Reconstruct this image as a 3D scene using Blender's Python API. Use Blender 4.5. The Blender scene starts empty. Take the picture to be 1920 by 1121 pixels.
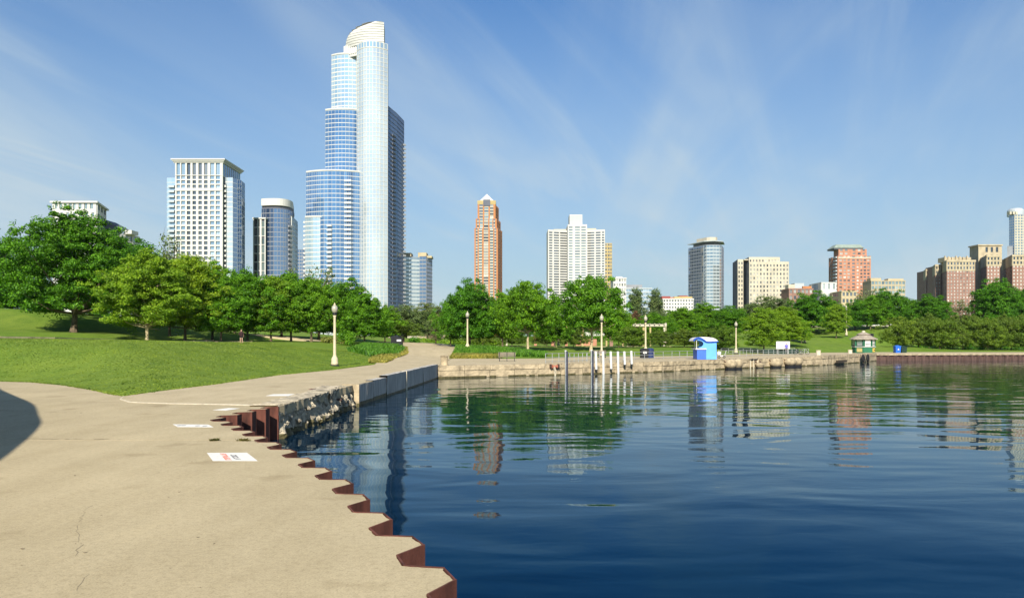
import bpy, bmesh, math, random
import numpy as np
from mathutils import Vector, Matrix, noise
from mathutils.geometry import delaunay_2d_cdt

# ------------------------------------------------------------------ camera, sky, sun, exposure
SC = bpy.context.scene
COL = SC.collection
F, HZ, EYE = 1493.33, 640.0, 2.0            # focal length in photo pixels, horizon row, eye height
SUN_EL, SUN_SIDE = math.radians(33), math.radians(4.0)   # sun low behind the viewer, a touch to the left
cam_d = bpy.data.cameras.new('camera')
cam_d.lens, cam_d.sensor_width = 28.0, 36.0
cam_d.shift_y = 79.5 / 1920
cam_d.clip_start, cam_d.clip_end = 0.1, 9000
cam = bpy.data.objects.new('camera', cam_d)
cam.location = (0, 0, EYE)
cam.rotation_euler = (math.pi / 2, 0, 0)
COL.objects.link(cam)
SC.camera = cam
SC.view_settings.view_transform = 'Standard'
SC.view_settings.look = 'None'
SC.view_settings.gamma = 1.0
SC.view_settings.use_curve_mapping = False
SC.view_settings.exposure = 0.70
SC.cycles.max_bounces = 6
SC.cycles.transparent_max_bounces = 6
SC.cycles.caustics_reflective = False
SC.cycles.caustics_refractive = False

W = bpy.data.worlds.new('World')
SC.world = W
W.use_nodes = True
wt = W.node_tree
wt.nodes.clear()
def wn(t, **kw):
    n = wt.nodes.new(t)
    for k, v in kw.items():
        setattr(n, k, v)
    return n
def wmath(op, a, b=None):
    n = wn('ShaderNodeMath', operation=op)
    for i, v in enumerate((a, b)):
        if v is None: continue
        if isinstance(v, (int, float)): n.inputs[i].default_value = v
        else: wt.links.new(v, n.inputs[i])
    return n.outputs[0]
sky = wn('ShaderNodeTexSky', sky_type='NISHITA', sun_disc=False)
sky.sun_elevation = SUN_EL
sky.sun_rotation = math.pi + SUN_SIDE
sky.altitude = 180
sky.air_density, sky.dust_density, sky.ozone_density = 1.0, 0.7, 2.2
tc = wn('ShaderNodeTexCoord')
sep = wn('ShaderNodeSeparateXYZ')
wt.links.new(tc.outputs['Generated'], sep.inputs[0])
zc = wmath('ADD', wmath('MAXIMUM', sep.outputs[2], 0.0), 0.11)
px_ = wmath('DIVIDE', sep.outputs[0], zc)
py_ = wmath('DIVIDE', sep.outputs[1], zc)
def cirrus(ang, su, sv, off, detail, lo, hi, dist):
    c, s = math.cos(ang), math.sin(ang)
    u = wmath('MULTIPLY', wmath('SUBTRACT', wmath('MULTIPLY', px_, c), wmath('MULTIPLY', py_, s)), su)
    v = wmath('MULTIPLY', wmath('ADD', wmath('MULTIPLY', px_, s), wmath('MULTIPLY', py_, c)), sv)
    cm = wn('ShaderNodeCombineXYZ')
    wt.links.new(u, cm.inputs[0]); wt.links.new(v, cm.inputs[1]); cm.inputs[2].default_value = off
    nz = wn('ShaderNodeTexNoise')
    nz.inputs['Scale'].default_value = 1.0
    nz.inputs['Detail'].default_value = detail
    nz.inputs['Roughness'].default_value = 0.60
    nz.inputs['Distortion'].default_value = dist
    wt.links.new(cm.outputs[0], nz.inputs['Vector'])
    mr = wn('ShaderNodeMapRange', interpolation_type='SMOOTHSTEP')
    mr.inputs[1].default_value, mr.inputs[2].default_value = lo, hi
    wt.links.new(nz.outputs[0], mr.inputs[0])
    return mr.outputs[0]
streak = cirrus(0.13, 1.05, 0.17, 8.8, 9.0, 0.43, 0.70, 0.9)
streak2 = cirrus(0.42, 1.7, 0.22, 9.1, 9.0, 0.44, 0.72, 1.4)
veil = cirrus(0.10, 0.42, 0.22, 11.9, 4.0, 0.36, 0.60, 0.6)
cl = wmath('ADD', wmath('ADD', wmath('MULTIPLY', wmath('MULTIPLY', streak, veil), 0.56), wmath('MULTIPLY', wmath('MULTIPLY', streak2, wmath('ADD', veil, 0.25)), 0.40)), wmath('MULTIPLY', veil, 0.12))
cl = wmath('MINIMUM', cl, 0.72)
# thin pale air layer towards the horizon, the same all round
hz = wn('ShaderNodeMapRange')
hz.inputs[1].default_value, hz.inputs[2].default_value = 0.0, 0.45
hz.inputs[3].default_value, hz.inputs[4].default_value = 0.95, 0.0
wt.links.new(sep.outputs[2], hz.inputs[0])
cl = wmath('MAXIMUM', cl, 0.0)
tint = wn('ShaderNodeMix', data_type='RGBA', blend_type='MULTIPLY')
tint.inputs[0].default_value = 1.0
wt.links.new(sky.outputs[0], tint.inputs[6])
tint.inputs[7].default_value = (0.34, 0.80, 1.20, 1)
mix0 = wn('ShaderNodeMix', data_type='RGBA')
wt.links.new(wmath('POWER', hz.outputs[0], 1.08), mix0.inputs[0])
wt.links.new(tint.outputs[2], mix0.inputs[6])
mix0.inputs[7].default_value = (4.4, 5.4, 5.6, 1)
mix1 = wn('ShaderNodeMix', data_type='RGBA')
wt.links.new(cl, mix1.inputs[0])
wt.links.new(mix0.outputs[2], mix1.inputs[6])
mix1.inputs[7].default_value = (5.0, 6.0, 6.6, 1)
bg = wn('ShaderNodeBackground')
bg.inputs['Strength'].default_value = 0.07
wt.links.new(mix1.outputs[2], bg.inputs['Color'])
wo = wn('ShaderNodeOutputWorld')
wt.links.new(bg.outputs[0], wo.inputs[0])

sun_d = bpy.data.lights.new('sun', 'SUN')
sun_d.energy, sun_d.angle, sun_d.color = 5.0, math.radians(0.5), (1.0, 0.93, 0.80)
sun = bpy.data.objects.new('sun', sun_d)
SUNV = Vector((-math.sin(SUN_SIDE) * math.cos(SUN_EL), -math.cos(SUN_SIDE) * math.cos(SUN_EL), math.sin(SUN_EL)))
sun.rotation_euler = (-SUNV).to_track_quat('-Z', 'Y').to_euler()
sun.location = (0, -30, 60)
COL.objects.link(sun)

# ------------------------------------------------------------------ helpers
def P(x, y, Y):                              # point at photo column x, row y, distance Y
    return Vector(((x - 960) / F * Y, Y, EYE + (HZ - y) / F * Y))
def PX(x, Y): return (x - 960) / F * Y
def PZ(y, Y): return EYE + (HZ - y) / F * Y
def G(x, y, z=0.0):                          # ground point seen at photo column x, row y
    Y = F * (EYE - z) / (y - HZ)
    return Vector(((x - 960) / F * Y, Y, z))

ORG = {}
class MB:
    def __init__(self):
        self.v, self.f, self.m = [], [], []
        self.T = None
    def add(self, vs, fs, m=0):
        b = len(self.v)
        for p in vs:
            p = Vector(p)
            self.v.append(self.T @ p if self.T is not None else p)
        for f in fs:
            self.f.append([b + i for i in f]); self.m.append(m)
    def quad(self, a, b, c, d, m=0): self.add([a, b, c, d], [(0, 1, 2, 3)], m)
    def box(self, x0, x1, y0, y1, z0, z1, m=0):
        self.add([(x0, y0, z0), (x1, y0, z0), (x1, y1, z0), (x0, y1, z0), (x0, y0, z1), (x1, y0, z1), (x1, y1, z1), (x0, y1, z1)],
                 [(0, 3, 2, 1), (4, 5, 6, 7), (0, 1, 5, 4), (1, 2, 6, 5), (2, 3, 7, 6), (3, 0, 4, 7)], m)
    def slab(self, a, b, n, o0, o1, z0, z1, m=0):     # upright board between plan points a and b, from offset o0 to o1 along n
        a, b, n = Vector(a), Vector(b), Vector(n)
        q = [a + n * o0, b + n * o0, b + n * o1, a + n * o1]
        self.prism([(p.x, p.y) for p in q], z0, z1, m)
    def prism(self, pts, z0, z1, m=0, caps=True):
        n = len(pts)
        ar = sum(pts[i][0] * pts[(i + 1) % n][1] - pts[(i + 1) % n][0] * pts[i][1] for i in range(n))
        if ar < 0: pts = list(reversed(pts))
        vs = [(p[0], p[1], z0) for p in pts] + [(p[0], p[1], z1) for p in pts]
        fs = [(i, (i + 1) % n, n + (i + 1) % n, n + i) for i in range(n)]
        if caps: fs += [tuple(range(n, 2 * n)), tuple(reversed(range(n)))]
        self.add(vs, fs, m)
    def tube(self, p0, p1, r0, r1=None, n=8, m=0, caps=True):
        p0, p1 = Vector(p0), Vector(p1)
        r1 = r0 if r1 is None else r1
        d = (p1 - p0)
        if d.length < 1e-6: return
        d.normalize()
        u = d.orthogonal().normalized(); w = d.cross(u)
        vs = []
        for p, r in ((p0, r0), (p1, r1)):
            for i in range(n):
                a = 2 * math.pi * i / n
                vs.append(p + (u * math.cos(a) + w * math.sin(a)) * r)
        fs = [(i, (i + 1) % n, n + (i + 1) % n, n + i) for i in range(n)]
        if caps: fs += [tuple(reversed(range(n))), tuple(range(n, 2 * n))]
        self.add(vs, fs, m)
    def path(self, pts, r, n=6, m=0):
        for a, b in zip(pts[:-1], pts[1:]): self.tube(a, b, r, r, n, m)
    def lathe(self, prof, n=12, c=(0, 0, 0), m=0):
        vs, fs = [], []
        for r, z in prof:
            for i in range(n):
                a = 2 * math.pi * i / n
                vs.append((c[0] + r * math.cos(a), c[1] + r * math.sin(a), c[2] + z))
        for k in range(len(prof) - 1):
            for i in range(n):
                fs.append((k * n + i, k * n + (i + 1) % n, (k + 1) * n + (i + 1) % n, (k + 1) * n + i))
        fs.append(tuple(reversed(range(n)))); fs.append(tuple(range((len(prof) - 1) * n, len(prof) * n)))
        self.add(vs, fs, m)
    def torus(self, c, R, r, axis='Y', n=16, k=6, m=0, sq=1.0):
        vs, fs = [], []
        for i in range(n):
            a = 2 * math.pi * i / n
            for j in range(k):
                b = 2 * math.pi * j / k
                x, z, y = (R + r * math.cos(b)) * math.cos(a), (R + r * math.cos(b)) * math.sin(a), r * math.sin(b) * sq
                p = (x, y, z) if axis == 'Y' else ((y, x, z) if axis == 'X' else (x, z, y))
                vs.append((c[0] + p[0], c[1] + p[1], c[2] + p[2]))
        for i in range(n):
            for j in range(k):
                fs.append((i * k + j, ((i + 1) % n) * k + j, ((i + 1) % n) * k + (j + 1) % k, i * k + (j + 1) % k))
        self.add(vs, fs, m)
    def mesh(self, name, org=(0, 0, 0), smooth=False):
        me = bpy.data.meshes.new(name)
        o = Vector(org)
        me.from_pydata([tuple(p - o) for p in self.v], [], self.f)
        if any(self.m): me.polygons.foreach_set('material_index', self.m)
        if smooth: me.polygons.foreach_set('use_smooth', [True] * len(self.f))
        me.update()
        return me
    def build(self, name, mats, parent=None, smooth=False):
        me = self.mesh(name, ORG.get(parent.name, (0, 0, 0)) if parent else (0, 0, 0), smooth)
        return link(name, me, mats, parent)
def link(name, me, mats, parent=None):
    if me.materials.__len__() == 0:
        for m in (mats if isinstance(mats, (list, tuple)) else [mats]): me.materials.append(m)
    o = bpy.data.objects.new(name, me)
    COL.objects.link(o)
    if parent is not None:
        o.parent = parent
        ORG[o.name] = ORG.get(parent.name, (0, 0, 0))
    return o
def tag(o, label=None, cat=None, group=None, kind=None):
    for k, v in (('label', label), ('category', cat), ('group', group), ('kind', kind)):
        if v: o[k] = v
    return o
def empty(name, loc=(0, 0, 0), label=None, cat=None, group=None):
    o = bpy.data.objects.new(name, None)
    o.empty_display_size = 0.5
    COL.objects.link(o)
    o.location = loc
    ORG[o.name] = tuple(loc)
    return tag(o, label, cat, group)
def kids(o): return [c for c in ALLKIDS.get(o.name, [])]
def copy_tree(o, loc, rz=0.0, scale=None, label=None, parent=None):
    c = o.copy(); COL.objects.link(c)
    if parent is None:
        c.location = loc; c.rotation_euler = (0, 0, rz)
        if scale: c.scale = scale
    else: c.parent = parent
    if label: c['label'] = label
    for ch in o.children: copy_tree(ch, None, parent=c)
    return c

# ------------------------------------------------------------------ materials
def nodes(name):
    m = bpy.data.materials.new(name)
    m.use_nodes = True
    t = m.node_tree
    return m, t, t.nodes['Principled BSDF'], t.nodes['Material Output']
def N(t, typ, **kw):
    n = t.nodes.new(typ)
    for k, v in kw.items(): setattr(n, k, v)
    return n
def ramp(t, fac, stops):
    r = N(t, 'ShaderNodeValToRGB')
    el = r.color_ramp.elements
    while len(el) < len(stops): el.new(0.5)
    for e, (p, c) in zip(el, stops): e.position = p; e.color = (*c, 1)
    t.links.new(fac, r.inputs[0])
    return r.outputs[0]
def noise_tex(t, scale, detail=4, rough=0.55, coord='Object', stretch=None, dist=0.0):
    tc = N(t, 'ShaderNodeTexCoord')
    v = tc.outputs[coord]
    if stretch:
        mp = N(t, 'ShaderNodeMapping'); mp.inputs['Scale'].default_value = stretch
        t.links.new(v, mp.inputs[0]); v = mp.outputs[0]
    n = N(t, 'ShaderNodeTexNoise')
    n.inputs['Scale'].default_value = scale; n.inputs['Detail'].default_value = detail
    n.inputs['Roughness'].default_value = rough; n.inputs['Distortion'].default_value = dist
    t.links.new(v, n.inputs['Vector'])
    return n.outputs[0]
def mixc(t, fac, a, b, mode='MIX'):
    m = N(t, 'ShaderNodeMix', data_type='RGBA', blend_type=mode)
    for i, v in ((0, fac), (6, a), (7, b)):
        if isinstance(v, (int, float)): m.inputs[i].default_value = v
        elif isinstance(v, tuple): m.inputs[i].default_value = (*v[:3], 1)
        else: t.links.new(v, m.inputs[i])
    return m.outputs[2]
def M(name, col, rough=0.7, metal=0.0, var=0.18, scale=1.5, bump=0.0, bscale=20, spec=0.3, dark=None, rnd=0.0, stretch=None):
    m, t, p, out = nodes(name)
    dark = dark or tuple(c * (1 - var * 1.6) for c in col)
    n1 = noise_tex(t, scale, 5, 0.6, stretch=stretch)
    c = ramp(t, n1, [(0.3, dark), (0.62, tuple(min(1, x * (1 + var * .3)) for x in col))])
    if rnd:
        oi = N(t, 'ShaderNodeObjectInfo')
        c = mixc(t, oi.outputs['Random'], c, mixc(t, 1.0, c, (1 - rnd, 1 - rnd, 1 - rnd), 'MULTIPLY'))
    t.links.new(c, p.inputs['Base Color'])
    p.inputs['Roughness'].default_value = rough
    p.inputs['Metallic'].default_value = metal
    p.inputs['Specular IOR Level'].default_value = spec
    if bump:
        b = N(t, 'ShaderNodeBump'); b.inputs['Strength'].default_value = 1.0; b.inputs['Distance'].default_value = bump
        t.links.new(noise_tex(t, bscale, 4, 0.6), b.inputs['Height'])
        t.links.new(b.outputs[0], p.inputs['Normal'])
    return m
def GLASS(name, c1, c2, gloss=0.5, rough=0.06, island=False, tint=(0.9, 0.95, 1.0)):
    m, t, p, out = nodes(name)
    if island: r = N(t, 'ShaderNodeNewGeometry').outputs['Random Per Island']
    else: r = N(t, 'ShaderNodeObjectInfo').outputs['Random']
    c = ramp(t, r, [(0.0, tuple(x * .35 for x in c1)), (0.10, c1), (0.55, tuple((a + b) / 2 for a, b in zip(c1, c2))), (0.92, c2), (1.0, tuple(min(.8, x * 1.35) for x in c2))])
    if island: c = mixc(t, 1.0, c, ramp(t, noise_tex(t, 0.035, 4, .6, stretch=(1, 1, .5)), [(0.3, (.62, .66, .72)), (0.5, (1, 1, 1)), (0.72, (1.3, 1.25, 1.18))]), 'MULTIPLY')  # broad tone patches painted into the glass as cloud reflections
    d = N(t, 'ShaderNodeBsdfDiffuse'); t.links.new(c, d.inputs[0])
    g = N(t, 'ShaderNodeBsdfGlossy'); g.inputs['Color'].default_value = (*tint, 1); g.inputs['Roughness'].default_value = rough
    mx = N(t, 'ShaderNodeMixShader'); mx.inputs[0].default_value = gloss
    t.links.new(d.outputs[0], mx.inputs[1]); t.links.new(g.outputs[0], mx.inputs[2])
    t.links.new(mx.outputs[0], out.inputs[0])
    t.nodes.remove(p)
    return m
def LEAF(name, dark, mid, light, trans=0.3, hue=0.12):
    m, t, p, out = nodes(name)
    g = N(t, 'ShaderNodeNewGeometry'); oi = N(t, 'ShaderNodeObjectInfo')
    c = ramp(t, g.outputs['Random Per Island'], [(0.0, dark), (0.5, mid), (1.0, light)])
    cl = noise_tex(t, 0.55, 2, 0.5)
    c = mixc(t, 1.0, c, ramp(t, cl, [(0.3, (0.58, 0.66, 0.6)), (0.7, (1.35, 1.25, 1.0))]), 'MULTIPLY')  # leaf and clump tones spread wide to paint sunlit highlights and dark pockets
    c = mixc(t, 1.0, c, ramp(t, oi.outputs['Random'], [(0, (1 - hue, 1 - hue * .6, 1 - hue)), (0.5, (1, 1, 1)), (1, (1 + hue * 1.6, 1 + hue * .5, 0.95))]), 'MULTIPLY')
    t.links.new(c, p.inputs['Base Color'])
    p.inputs['Roughness'].default_value = 0.55; p.inputs['Specular IOR Level'].default_value = 0.25
    tr = N(t, 'ShaderNodeBsdfTranslucent')
    t.links.new(mixc(t, 1.0, c, (1.15, 1.25, 0.6), 'MULTIPLY'), tr.inputs[0])
    mx = N(t, 'ShaderNodeMixShader'); mx.inputs[0].default_value = trans
    t.links.new(p.outputs[0], mx.inputs[1]); t.links.new(tr.outputs[0], mx.inputs[2]); t.links.new(mx.outputs[0], out.inputs[0])
    return m

def concrete_paving(name, col, worn):
    m, t, p, out = nodes(name)
    big = noise_tex(t, 0.22, 5, 0.6)
    c = ramp(t, big, [(0.3, tuple(x * 0.86 for x in col)), (0.7, col)])
    streak = noise_tex(t, 1.1, 6, 0.65, stretch=(1.0, 0.35, 1))
    c = mixc(t, 1.0, c, ramp(t, streak, [(0.3, (0.86, 0.85, 0.82)), (0.6, (1, 1, 1)), (0.8, (1.06, 1.05, 1.02))]), 'MULTIPLY')
    agg = noise_tex(t, 55, 3, 0.7)
    c = mixc(t, 1.0, c, ramp(t, agg, [(0.3, (0.62, 0.6, 0.58)), (0.46, (0.97, 0.97, 0.97)), (0.58, (1, 1, 1)), (0.74, (1.3, 1.28, 1.22))]), 'MULTIPLY')
    med = noise_tex(t, 14, 4, 0.7)
    c = mixc(t, 1.0, c, ramp(t, med, [(0.3, (0.84, 0.83, 0.8)), (0.5, (1, 1, 1)), (0.75, (1.1, 1.09, 1.06))]), 'MULTIPLY')
    # stains and oil spots
    st = noise_tex(t, 0.7, 3, 0.5)
    c = mixc(t, 1.0, c, ramp(t, st, [(0.28, (0.78, 0.76, 0.72)), (0.38, (1, 1, 1))]), 'MULTIPLY')
    t.links.new(c, p.inputs['Base Color'])
    p.inputs['Roughness'].default_value = 0.85; p.inputs['Specular IOR Level'].default_value = 0.2
    b = N(t, 'ShaderNodeBump'); b.inputs['Strength'].default_value = 0.6; b.inputs['Distance'].default_value = 0.006
    t.links.new(agg, b.inputs['Height']); t.links.new(b.outputs[0], p.inputs['Normal'])
    return m
MAT = {}
MAT['pave'] = concrete_paving('tan_paving_concrete', (0.49, 0.405, 0.255), 1)  # even tan base colour with speckle and blotches
MAT['pave2'] = concrete_paving('pale_tan_concrete', (0.51, 0.42, 0.27), 1)
MAT['white_edge'] = M('bleached_concrete', (0.66, 0.58, 0.43), 0.9, var=.25, scale=6, bump=.01, bscale=30)
MAT['quay'] = M('weathered_quay_concrete', (0.44, 0.355, 0.23), 0.9, var=.36, scale=1.6, bump=.03, bscale=9)
MAT['quay_smooth'] = M('grey_streaked_concrete', (0.46, 0.43, 0.38), 0.9, var=.3, scale=1.3, bump=.02, bscale=7, stretch=(3, 3, .5))
MAT['rubble'] = M('broken_rubble_concrete', (0.50, 0.43, 0.31), 0.95, scale=3.2, bump=.06, bscale=16, dark=(.15, .13, .10))
MAT['algae'] = M('wet_algae_stain', (0.10, 0.085, 0.035), 0.6, var=.4, scale=6, bump=.02, bscale=20)
MAT['rust'] = M('rusty_sheet_steel', (0.125, 0.042, 0.028), 0.8, var=.45, scale=3, bump=.006, bscale=40, stretch=(1, 1, .3))
MAT['rust_dark'] = M('dark_rusty_steel', (0.10, 0.058, 0.048), 0.8, var=.35, scale=4, bump=.01, bscale=30, stretch=(1, 1, .3))
MAT['steel'] = M('galvanised_steel', (0.42, 0.43, 0.42), 0.45, 0.6, var=.15)
MAT['white_paint'] = M('white_paint', (0.62, 0.61, 0.58), 0.6, var=.08, scale=6)
MAT['road_white'] = M('white_road_paint', (0.74, 0.72, 0.66), 0.8, var=.14, scale=18)
MAT['red_paint'] = M('faded_red_paint', (0.70, 0.16, 0.11), 0.7, var=.3, scale=14)
MAT['grey_paint'] = M('faded_grey_paint', (0.18, 0.17, 0.18), 0.7, var=.3, scale=14)
MAT['black'] = M('black_plastic', (0.015, 0.016, 0.02), 0.5, var=.2)
MAT['rubber'] = M('black_rubber', (0.014, 0.014, 0.016), 0.8, var=.2)
MAT['cream'] = M('cream_lamp_post_paint', (0.54, 0.46, 0.31), 0.6, var=.15, scale=3)
MAT['globe'] = M('frosted_lamp_glass', (0.36, 0.34, 0.27), 0.25, var=.1, spec=.5)
MAT['bark'] = M('grey_brown_bark', (0.16, 0.12, 0.075), 0.95, var=.4, scale=5, bump=.03, bscale=16, stretch=(2, 2, .4))
MAT['bark_pale'] = M('pale_tan_bark', (0.50, 0.40, 0.24), 0.9, var=.3, scale=4, bump=.02, bscale=12, stretch=(2, 2, .5))
MAT['bark_dark'] = M('dark_bark', (0.06, 0.045, 0.032), 0.95, var=.4, scale=5, bump=.03, bscale=16, stretch=(2, 2, .4))
MAT['leaf_deep'] = LEAF('deep_green_leaves', (0.024, 0.095, 0.005), (0.072, 0.215, 0.009), (0.135, 0.33, 0.018), .38)
MAT['leaf_light'] = LEAF('yellow_green_leaves', (0.10, 0.20, 0.010), (0.19, 0.33, 0.018), (0.28, 0.42, 0.035), .42)
MAT['leaf_mid'] = LEAF('mid_green_leaves', (0.042, 0.135, 0.006), (0.110, 0.270, 0.011), (0.185, 0.38, 0.022), .40)
MAT['leaf_olive'] = LEAF('olive_green_leaves', (0.060, 0.110, 0.014), (0.110, 0.180, 0.022), (0.165, 0.245, 0.035), .32)
MAT['leaf_pale'] = LEAF('pale_grey_green_leaves', (0.085, 0.135, 0.045), (0.125, 0.18, 0.065), (0.18, 0.23, 0.09), .28)
MAT['leaf_brown'] = LEAF('reddish_brown_leaves', (0.07, 0.045, 0.03), (0.11, 0.065, 0.04), (0.15, 0.09, 0.055), .25)
MAT['leaf_bed'] = LEAF('bright_bed_leaves', (0.05, 0.14, 0.012), (0.085, 0.215, 0.018), (0.13, 0.28, 0.03), .3)
MAT['leaf_bed_yellow'] = LEAF('yellowish_bed_leaves', (0.15, 0.18, 0.04), (0.24, 0.25, 0.06), (0.33, 0.32, 0.10), .3)
MAT['leaf_grass'] = LEAF('lawn_blades', (0.12, 0.185, 0.022), (0.155, 0.225, 0.030), (0.20, 0.27, 0.045), .3, hue=0.0)
def grass_mat():
    m, t, p, out = nodes('mown_grass')
    a = noise_tex(t, 0.06, 4, 0.6); b = noise_tex(t, 0.7, 6, 0.7, stretch=(1, .5, 1)); c2 = noise_tex(t, 9, 4, 0.7)
    c = ramp(t, a, [(0.35, (0.115, 0.195, 0.022)), (0.65, (0.155, 0.225, 0.034))])
    c = mixc(t, 1.0, c, ramp(t, b, [(0.3, (0.7, 0.78, 0.7)), (0.5, (1, 1, 1)), (0.75, (1.25, 1.15, 1.1))]), 'MULTIPLY')
    c = mixc(t, 1.0, c, ramp(t, c2, [(0.3, (0.6, 0.65, 0.6)), (0.6, (1.1, 1.08, 1.05))]), 'MULTIPLY')
    t.links.new(c, p.inputs['Base Color']); p.inputs['Roughness'].default_value = 0.9; p.inputs['Specular IOR Level'].default_value = 0.1
    bm = N(t, 'ShaderNodeBump'); bm.inputs['Distance'].default_value = 0.06; t.links.new(c2, bm.inputs['Height']); t.links.new(bm.outputs[0], p.inputs['Normal'])
    return m
MAT['grass'] = grass_mat()
MAT['soil'] = M('bare_soil', (0.26, 0.19, 0.11), 0.95, var=.35, scale=3, bump=.03, bscale=12)
def water_mat():
    m, t, p, out = nodes('lake_water')
    n1 = noise_tex(t, 0.36, 2, 0.5, stretch=(0.5, 1.0, 1), dist=.5)
    n2 = noise_tex(t, 1.9, 3, 0.55, stretch=(0.5, 1.0, 1), dist=.6)
    n3 = noise_tex(t, 0.07, 2, 0.5)
    # calm lanes and rippled patches
    s = N(t, 'ShaderNodeMapRange'); t.links.new(n3, s.inputs[0]); s.inputs[1].default_value = .35; s.inputs[2].default_value = .65; s.inputs[3].default_value = .35; s.inputs[4].default_value = 1.15
    m1 = N(t, 'ShaderNodeMath', operation='MULTIPLY'); t.links.new(n2, m1.inputs[0]); m1.inputs[1].default_value = 0.0048
    m2 = N(t, 'ShaderNodeMath', operation='MULTIPLY'); t.links.new(m1.outputs[0], m2.inputs[0]); t.links.new(s.outputs[0], m2.inputs[1])
    m3 = N(t, 'ShaderNodeMath', operation='MULTIPLY_ADD'); t.links.new(n1, m3.inputs[0]); m3.inputs[1].default_value = 0.070; t.links.new(m2.outputs[0], m3.inputs[2])
    b = N(t, 'ShaderNodeBump'); b.inputs['Strength'].default_value = 1.0; b.inputs['Distance'].default_value = 1.0
    t.links.new(m3.outputs[0], b.inputs['Height'])
    fr = N(t, 'ShaderNodeFresnel'); fr.inputs['IOR'].default_value = 1.22; t.links.new(b.outputs[0], fr.inputs['Normal'])
    df = N(t, 'ShaderNodeBsdfDiffuse'); df.inputs[0].default_value = (0.0006, 0.010, 0.026, 1)
    gl = N(t, 'ShaderNodeBsdfGlossy'); gl.inputs['Roughness'].default_value = 0.02; t.links.new(b.outputs[0], gl.inputs['Normal'])
    t.links.new(ramp(t, fr.outputs[0], [(0.0, (.03, .18, .42)), (0.16, (.18, .46, .72)), (0.34, (.66, .84, .96)), (0.6, (.92, .98, 1.0))]), gl.inputs['Color'])
    mx = N(t, 'ShaderNodeMixShader'); t.links.new(fr.outputs[0], mx.inputs[0]); t.links.new(df.outputs[0], mx.inputs[1]); t.links.new(gl.outputs[0], mx.inputs[2]); t.links.new(mx.outputs[0], out.inputs[0])
    t.nodes.remove(p)
    return m
MAT['water'] = water_mat()

# ------------------------------------------------------------------ the lie of the land
WATER = -1.0
def sheet_line(base, period, depth, flip=1, start=0.0):
    """zigzag of steel sheet piling along a polyline; returns a list of piles, each a list of plan points"""
    pts = [Vector(p) for p in base]
    seg = [(pts[i + 1] - pts[i]).length for i in range(len(pts) - 1)]
    L = sum(seg)
    def at(s):
        s = max(0, min(L, s)); i = 0
        while i < len(seg) - 1 and s > seg[i]: s -= seg[i]; i += 1
        d = (pts[i + 1] - pts[i]).normalized()
        return pts[i] + d * s, Vector((d.y, -d.x)) * flip
    n = int(L / period)
    out = []
    for k in range(n):
        a = k * period
        q = []
        for s, o in ((0, 0), (.33, -.02), (.48, -1), (.76, -1), (1.0, 0)):
            p, nn = at(a + s * period)
            q.append(p + nn * o * depth)
        out.append(q)
    return out
NEAR = [(5.77, -9.08), (2.0, 0.4), (-0.46, 6.66), (-0.87, 7.86), (-1.30, 8.83), (-1.78, 10.02), (-2.26, 11.27), (-2.81, 12.34), (-3.32, 13.39), (-4.0, 14.6), (-5.1, 16.6), (-6.15, 18.4), (-7.1, 20.0), (-7.75, 20.95)]
piles_near = sheet_line(NEAR, 1.21, 0.32)
end_near = piles_near[-1][-1]
WEST = [(end_near.x, end_near.y), (-7.16, 24.4)]
piles_west = sheet_line(WEST, (Vector(WEST[1]) - Vector(WEST[0])).length / 4.0001, 0.34)
LEFT = [(-7.16, 24.4), (-7.25, 30.0), (-7.28, 36.4), (-6.98, 40.9), (-6.5, 53.0), (-6.08, 64.9)]
FAR = [(-6.08, 64.9), (4.3, 71.1), (14.7, 78.6), (26.4, 89.6), (38.7, 99.6), (50.8, 115.0), (56.6, 124.0)]
RIGHT = [(56.6, 124.0), (84.7, 129.0), (150, 134.0), (260, 138)]
def flat_pts(piles): return [(p.x, p.y) for q in piles for p in q[:-1]]
BASIN = [(5.9, -9.4), (14, -40), (400, -40), (400, 138)] + list(reversed(RIGHT)) + list(reversed(FAR))[1:] + list(reversed(LEFT))[1:] + list(reversed([(p[0], p[1]) for p in NEAR]))
FLAT = [(-110, -60), (-80, 44), (-25.6, 39.8), (-20.5, 36.4), (-14.3, 29.3), (-13.66, 36.4), (-14.0, 47.4), (-12.8, 56.3), (-12.1, 69.4), (-8.0, 82), (-6.9, 93), (3.7, 93), (9.6, 103), (25, 110.6), (38, 128), (55, 142), (68, 149), (96, 149), (260, 152), (400, 152), (400, -60)]
CTRL = [  # photo column, row, distance -> height
    (0, 635, 75), (-200, 632, 70), (180, 638, 88), (300, 645, 98), (400, 640, 110), (455, 640, 110), (145, 622, 105), (0, 575, 118), (-250, 560, 118), (60, 585, 122), (200, 598, 132), (330, 615, 145), (450, 628, 150), (600, 640, 120), (700, 640, 130), (650, 655, 95),
    (560, 632, 160), (876, 656, 105), (990, 655, 106), (800, 650, 112), (790, 645, 140), (1100, 650, 140), (1200, 649, 142), (940, 648, 145), (1300, 653, 128), (1420, 650, 146), (1420, 632, 178), (1500, 617, 225), (1600, 612, 240), (1600, 648, 165), (1550, 630, 200), (1700, 612, 240),
    (1750, 656, 172), (1900, 656, 172), (2100, 656, 172), (1850, 620, 230), (700, 634, 200), (900, 636, 220), (1100, 634, 220), (1300, 628, 220), (500, 620, 200), (100, 600, 220)]
CT = np.array([tuple(P(*c)) for c in CTRL] + [(x, y, 4.5) for y in (420, 800, 1500, 3000) for x in (-1500, -700, -300, -100, 100, 300, 700, 1500)])
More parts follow.
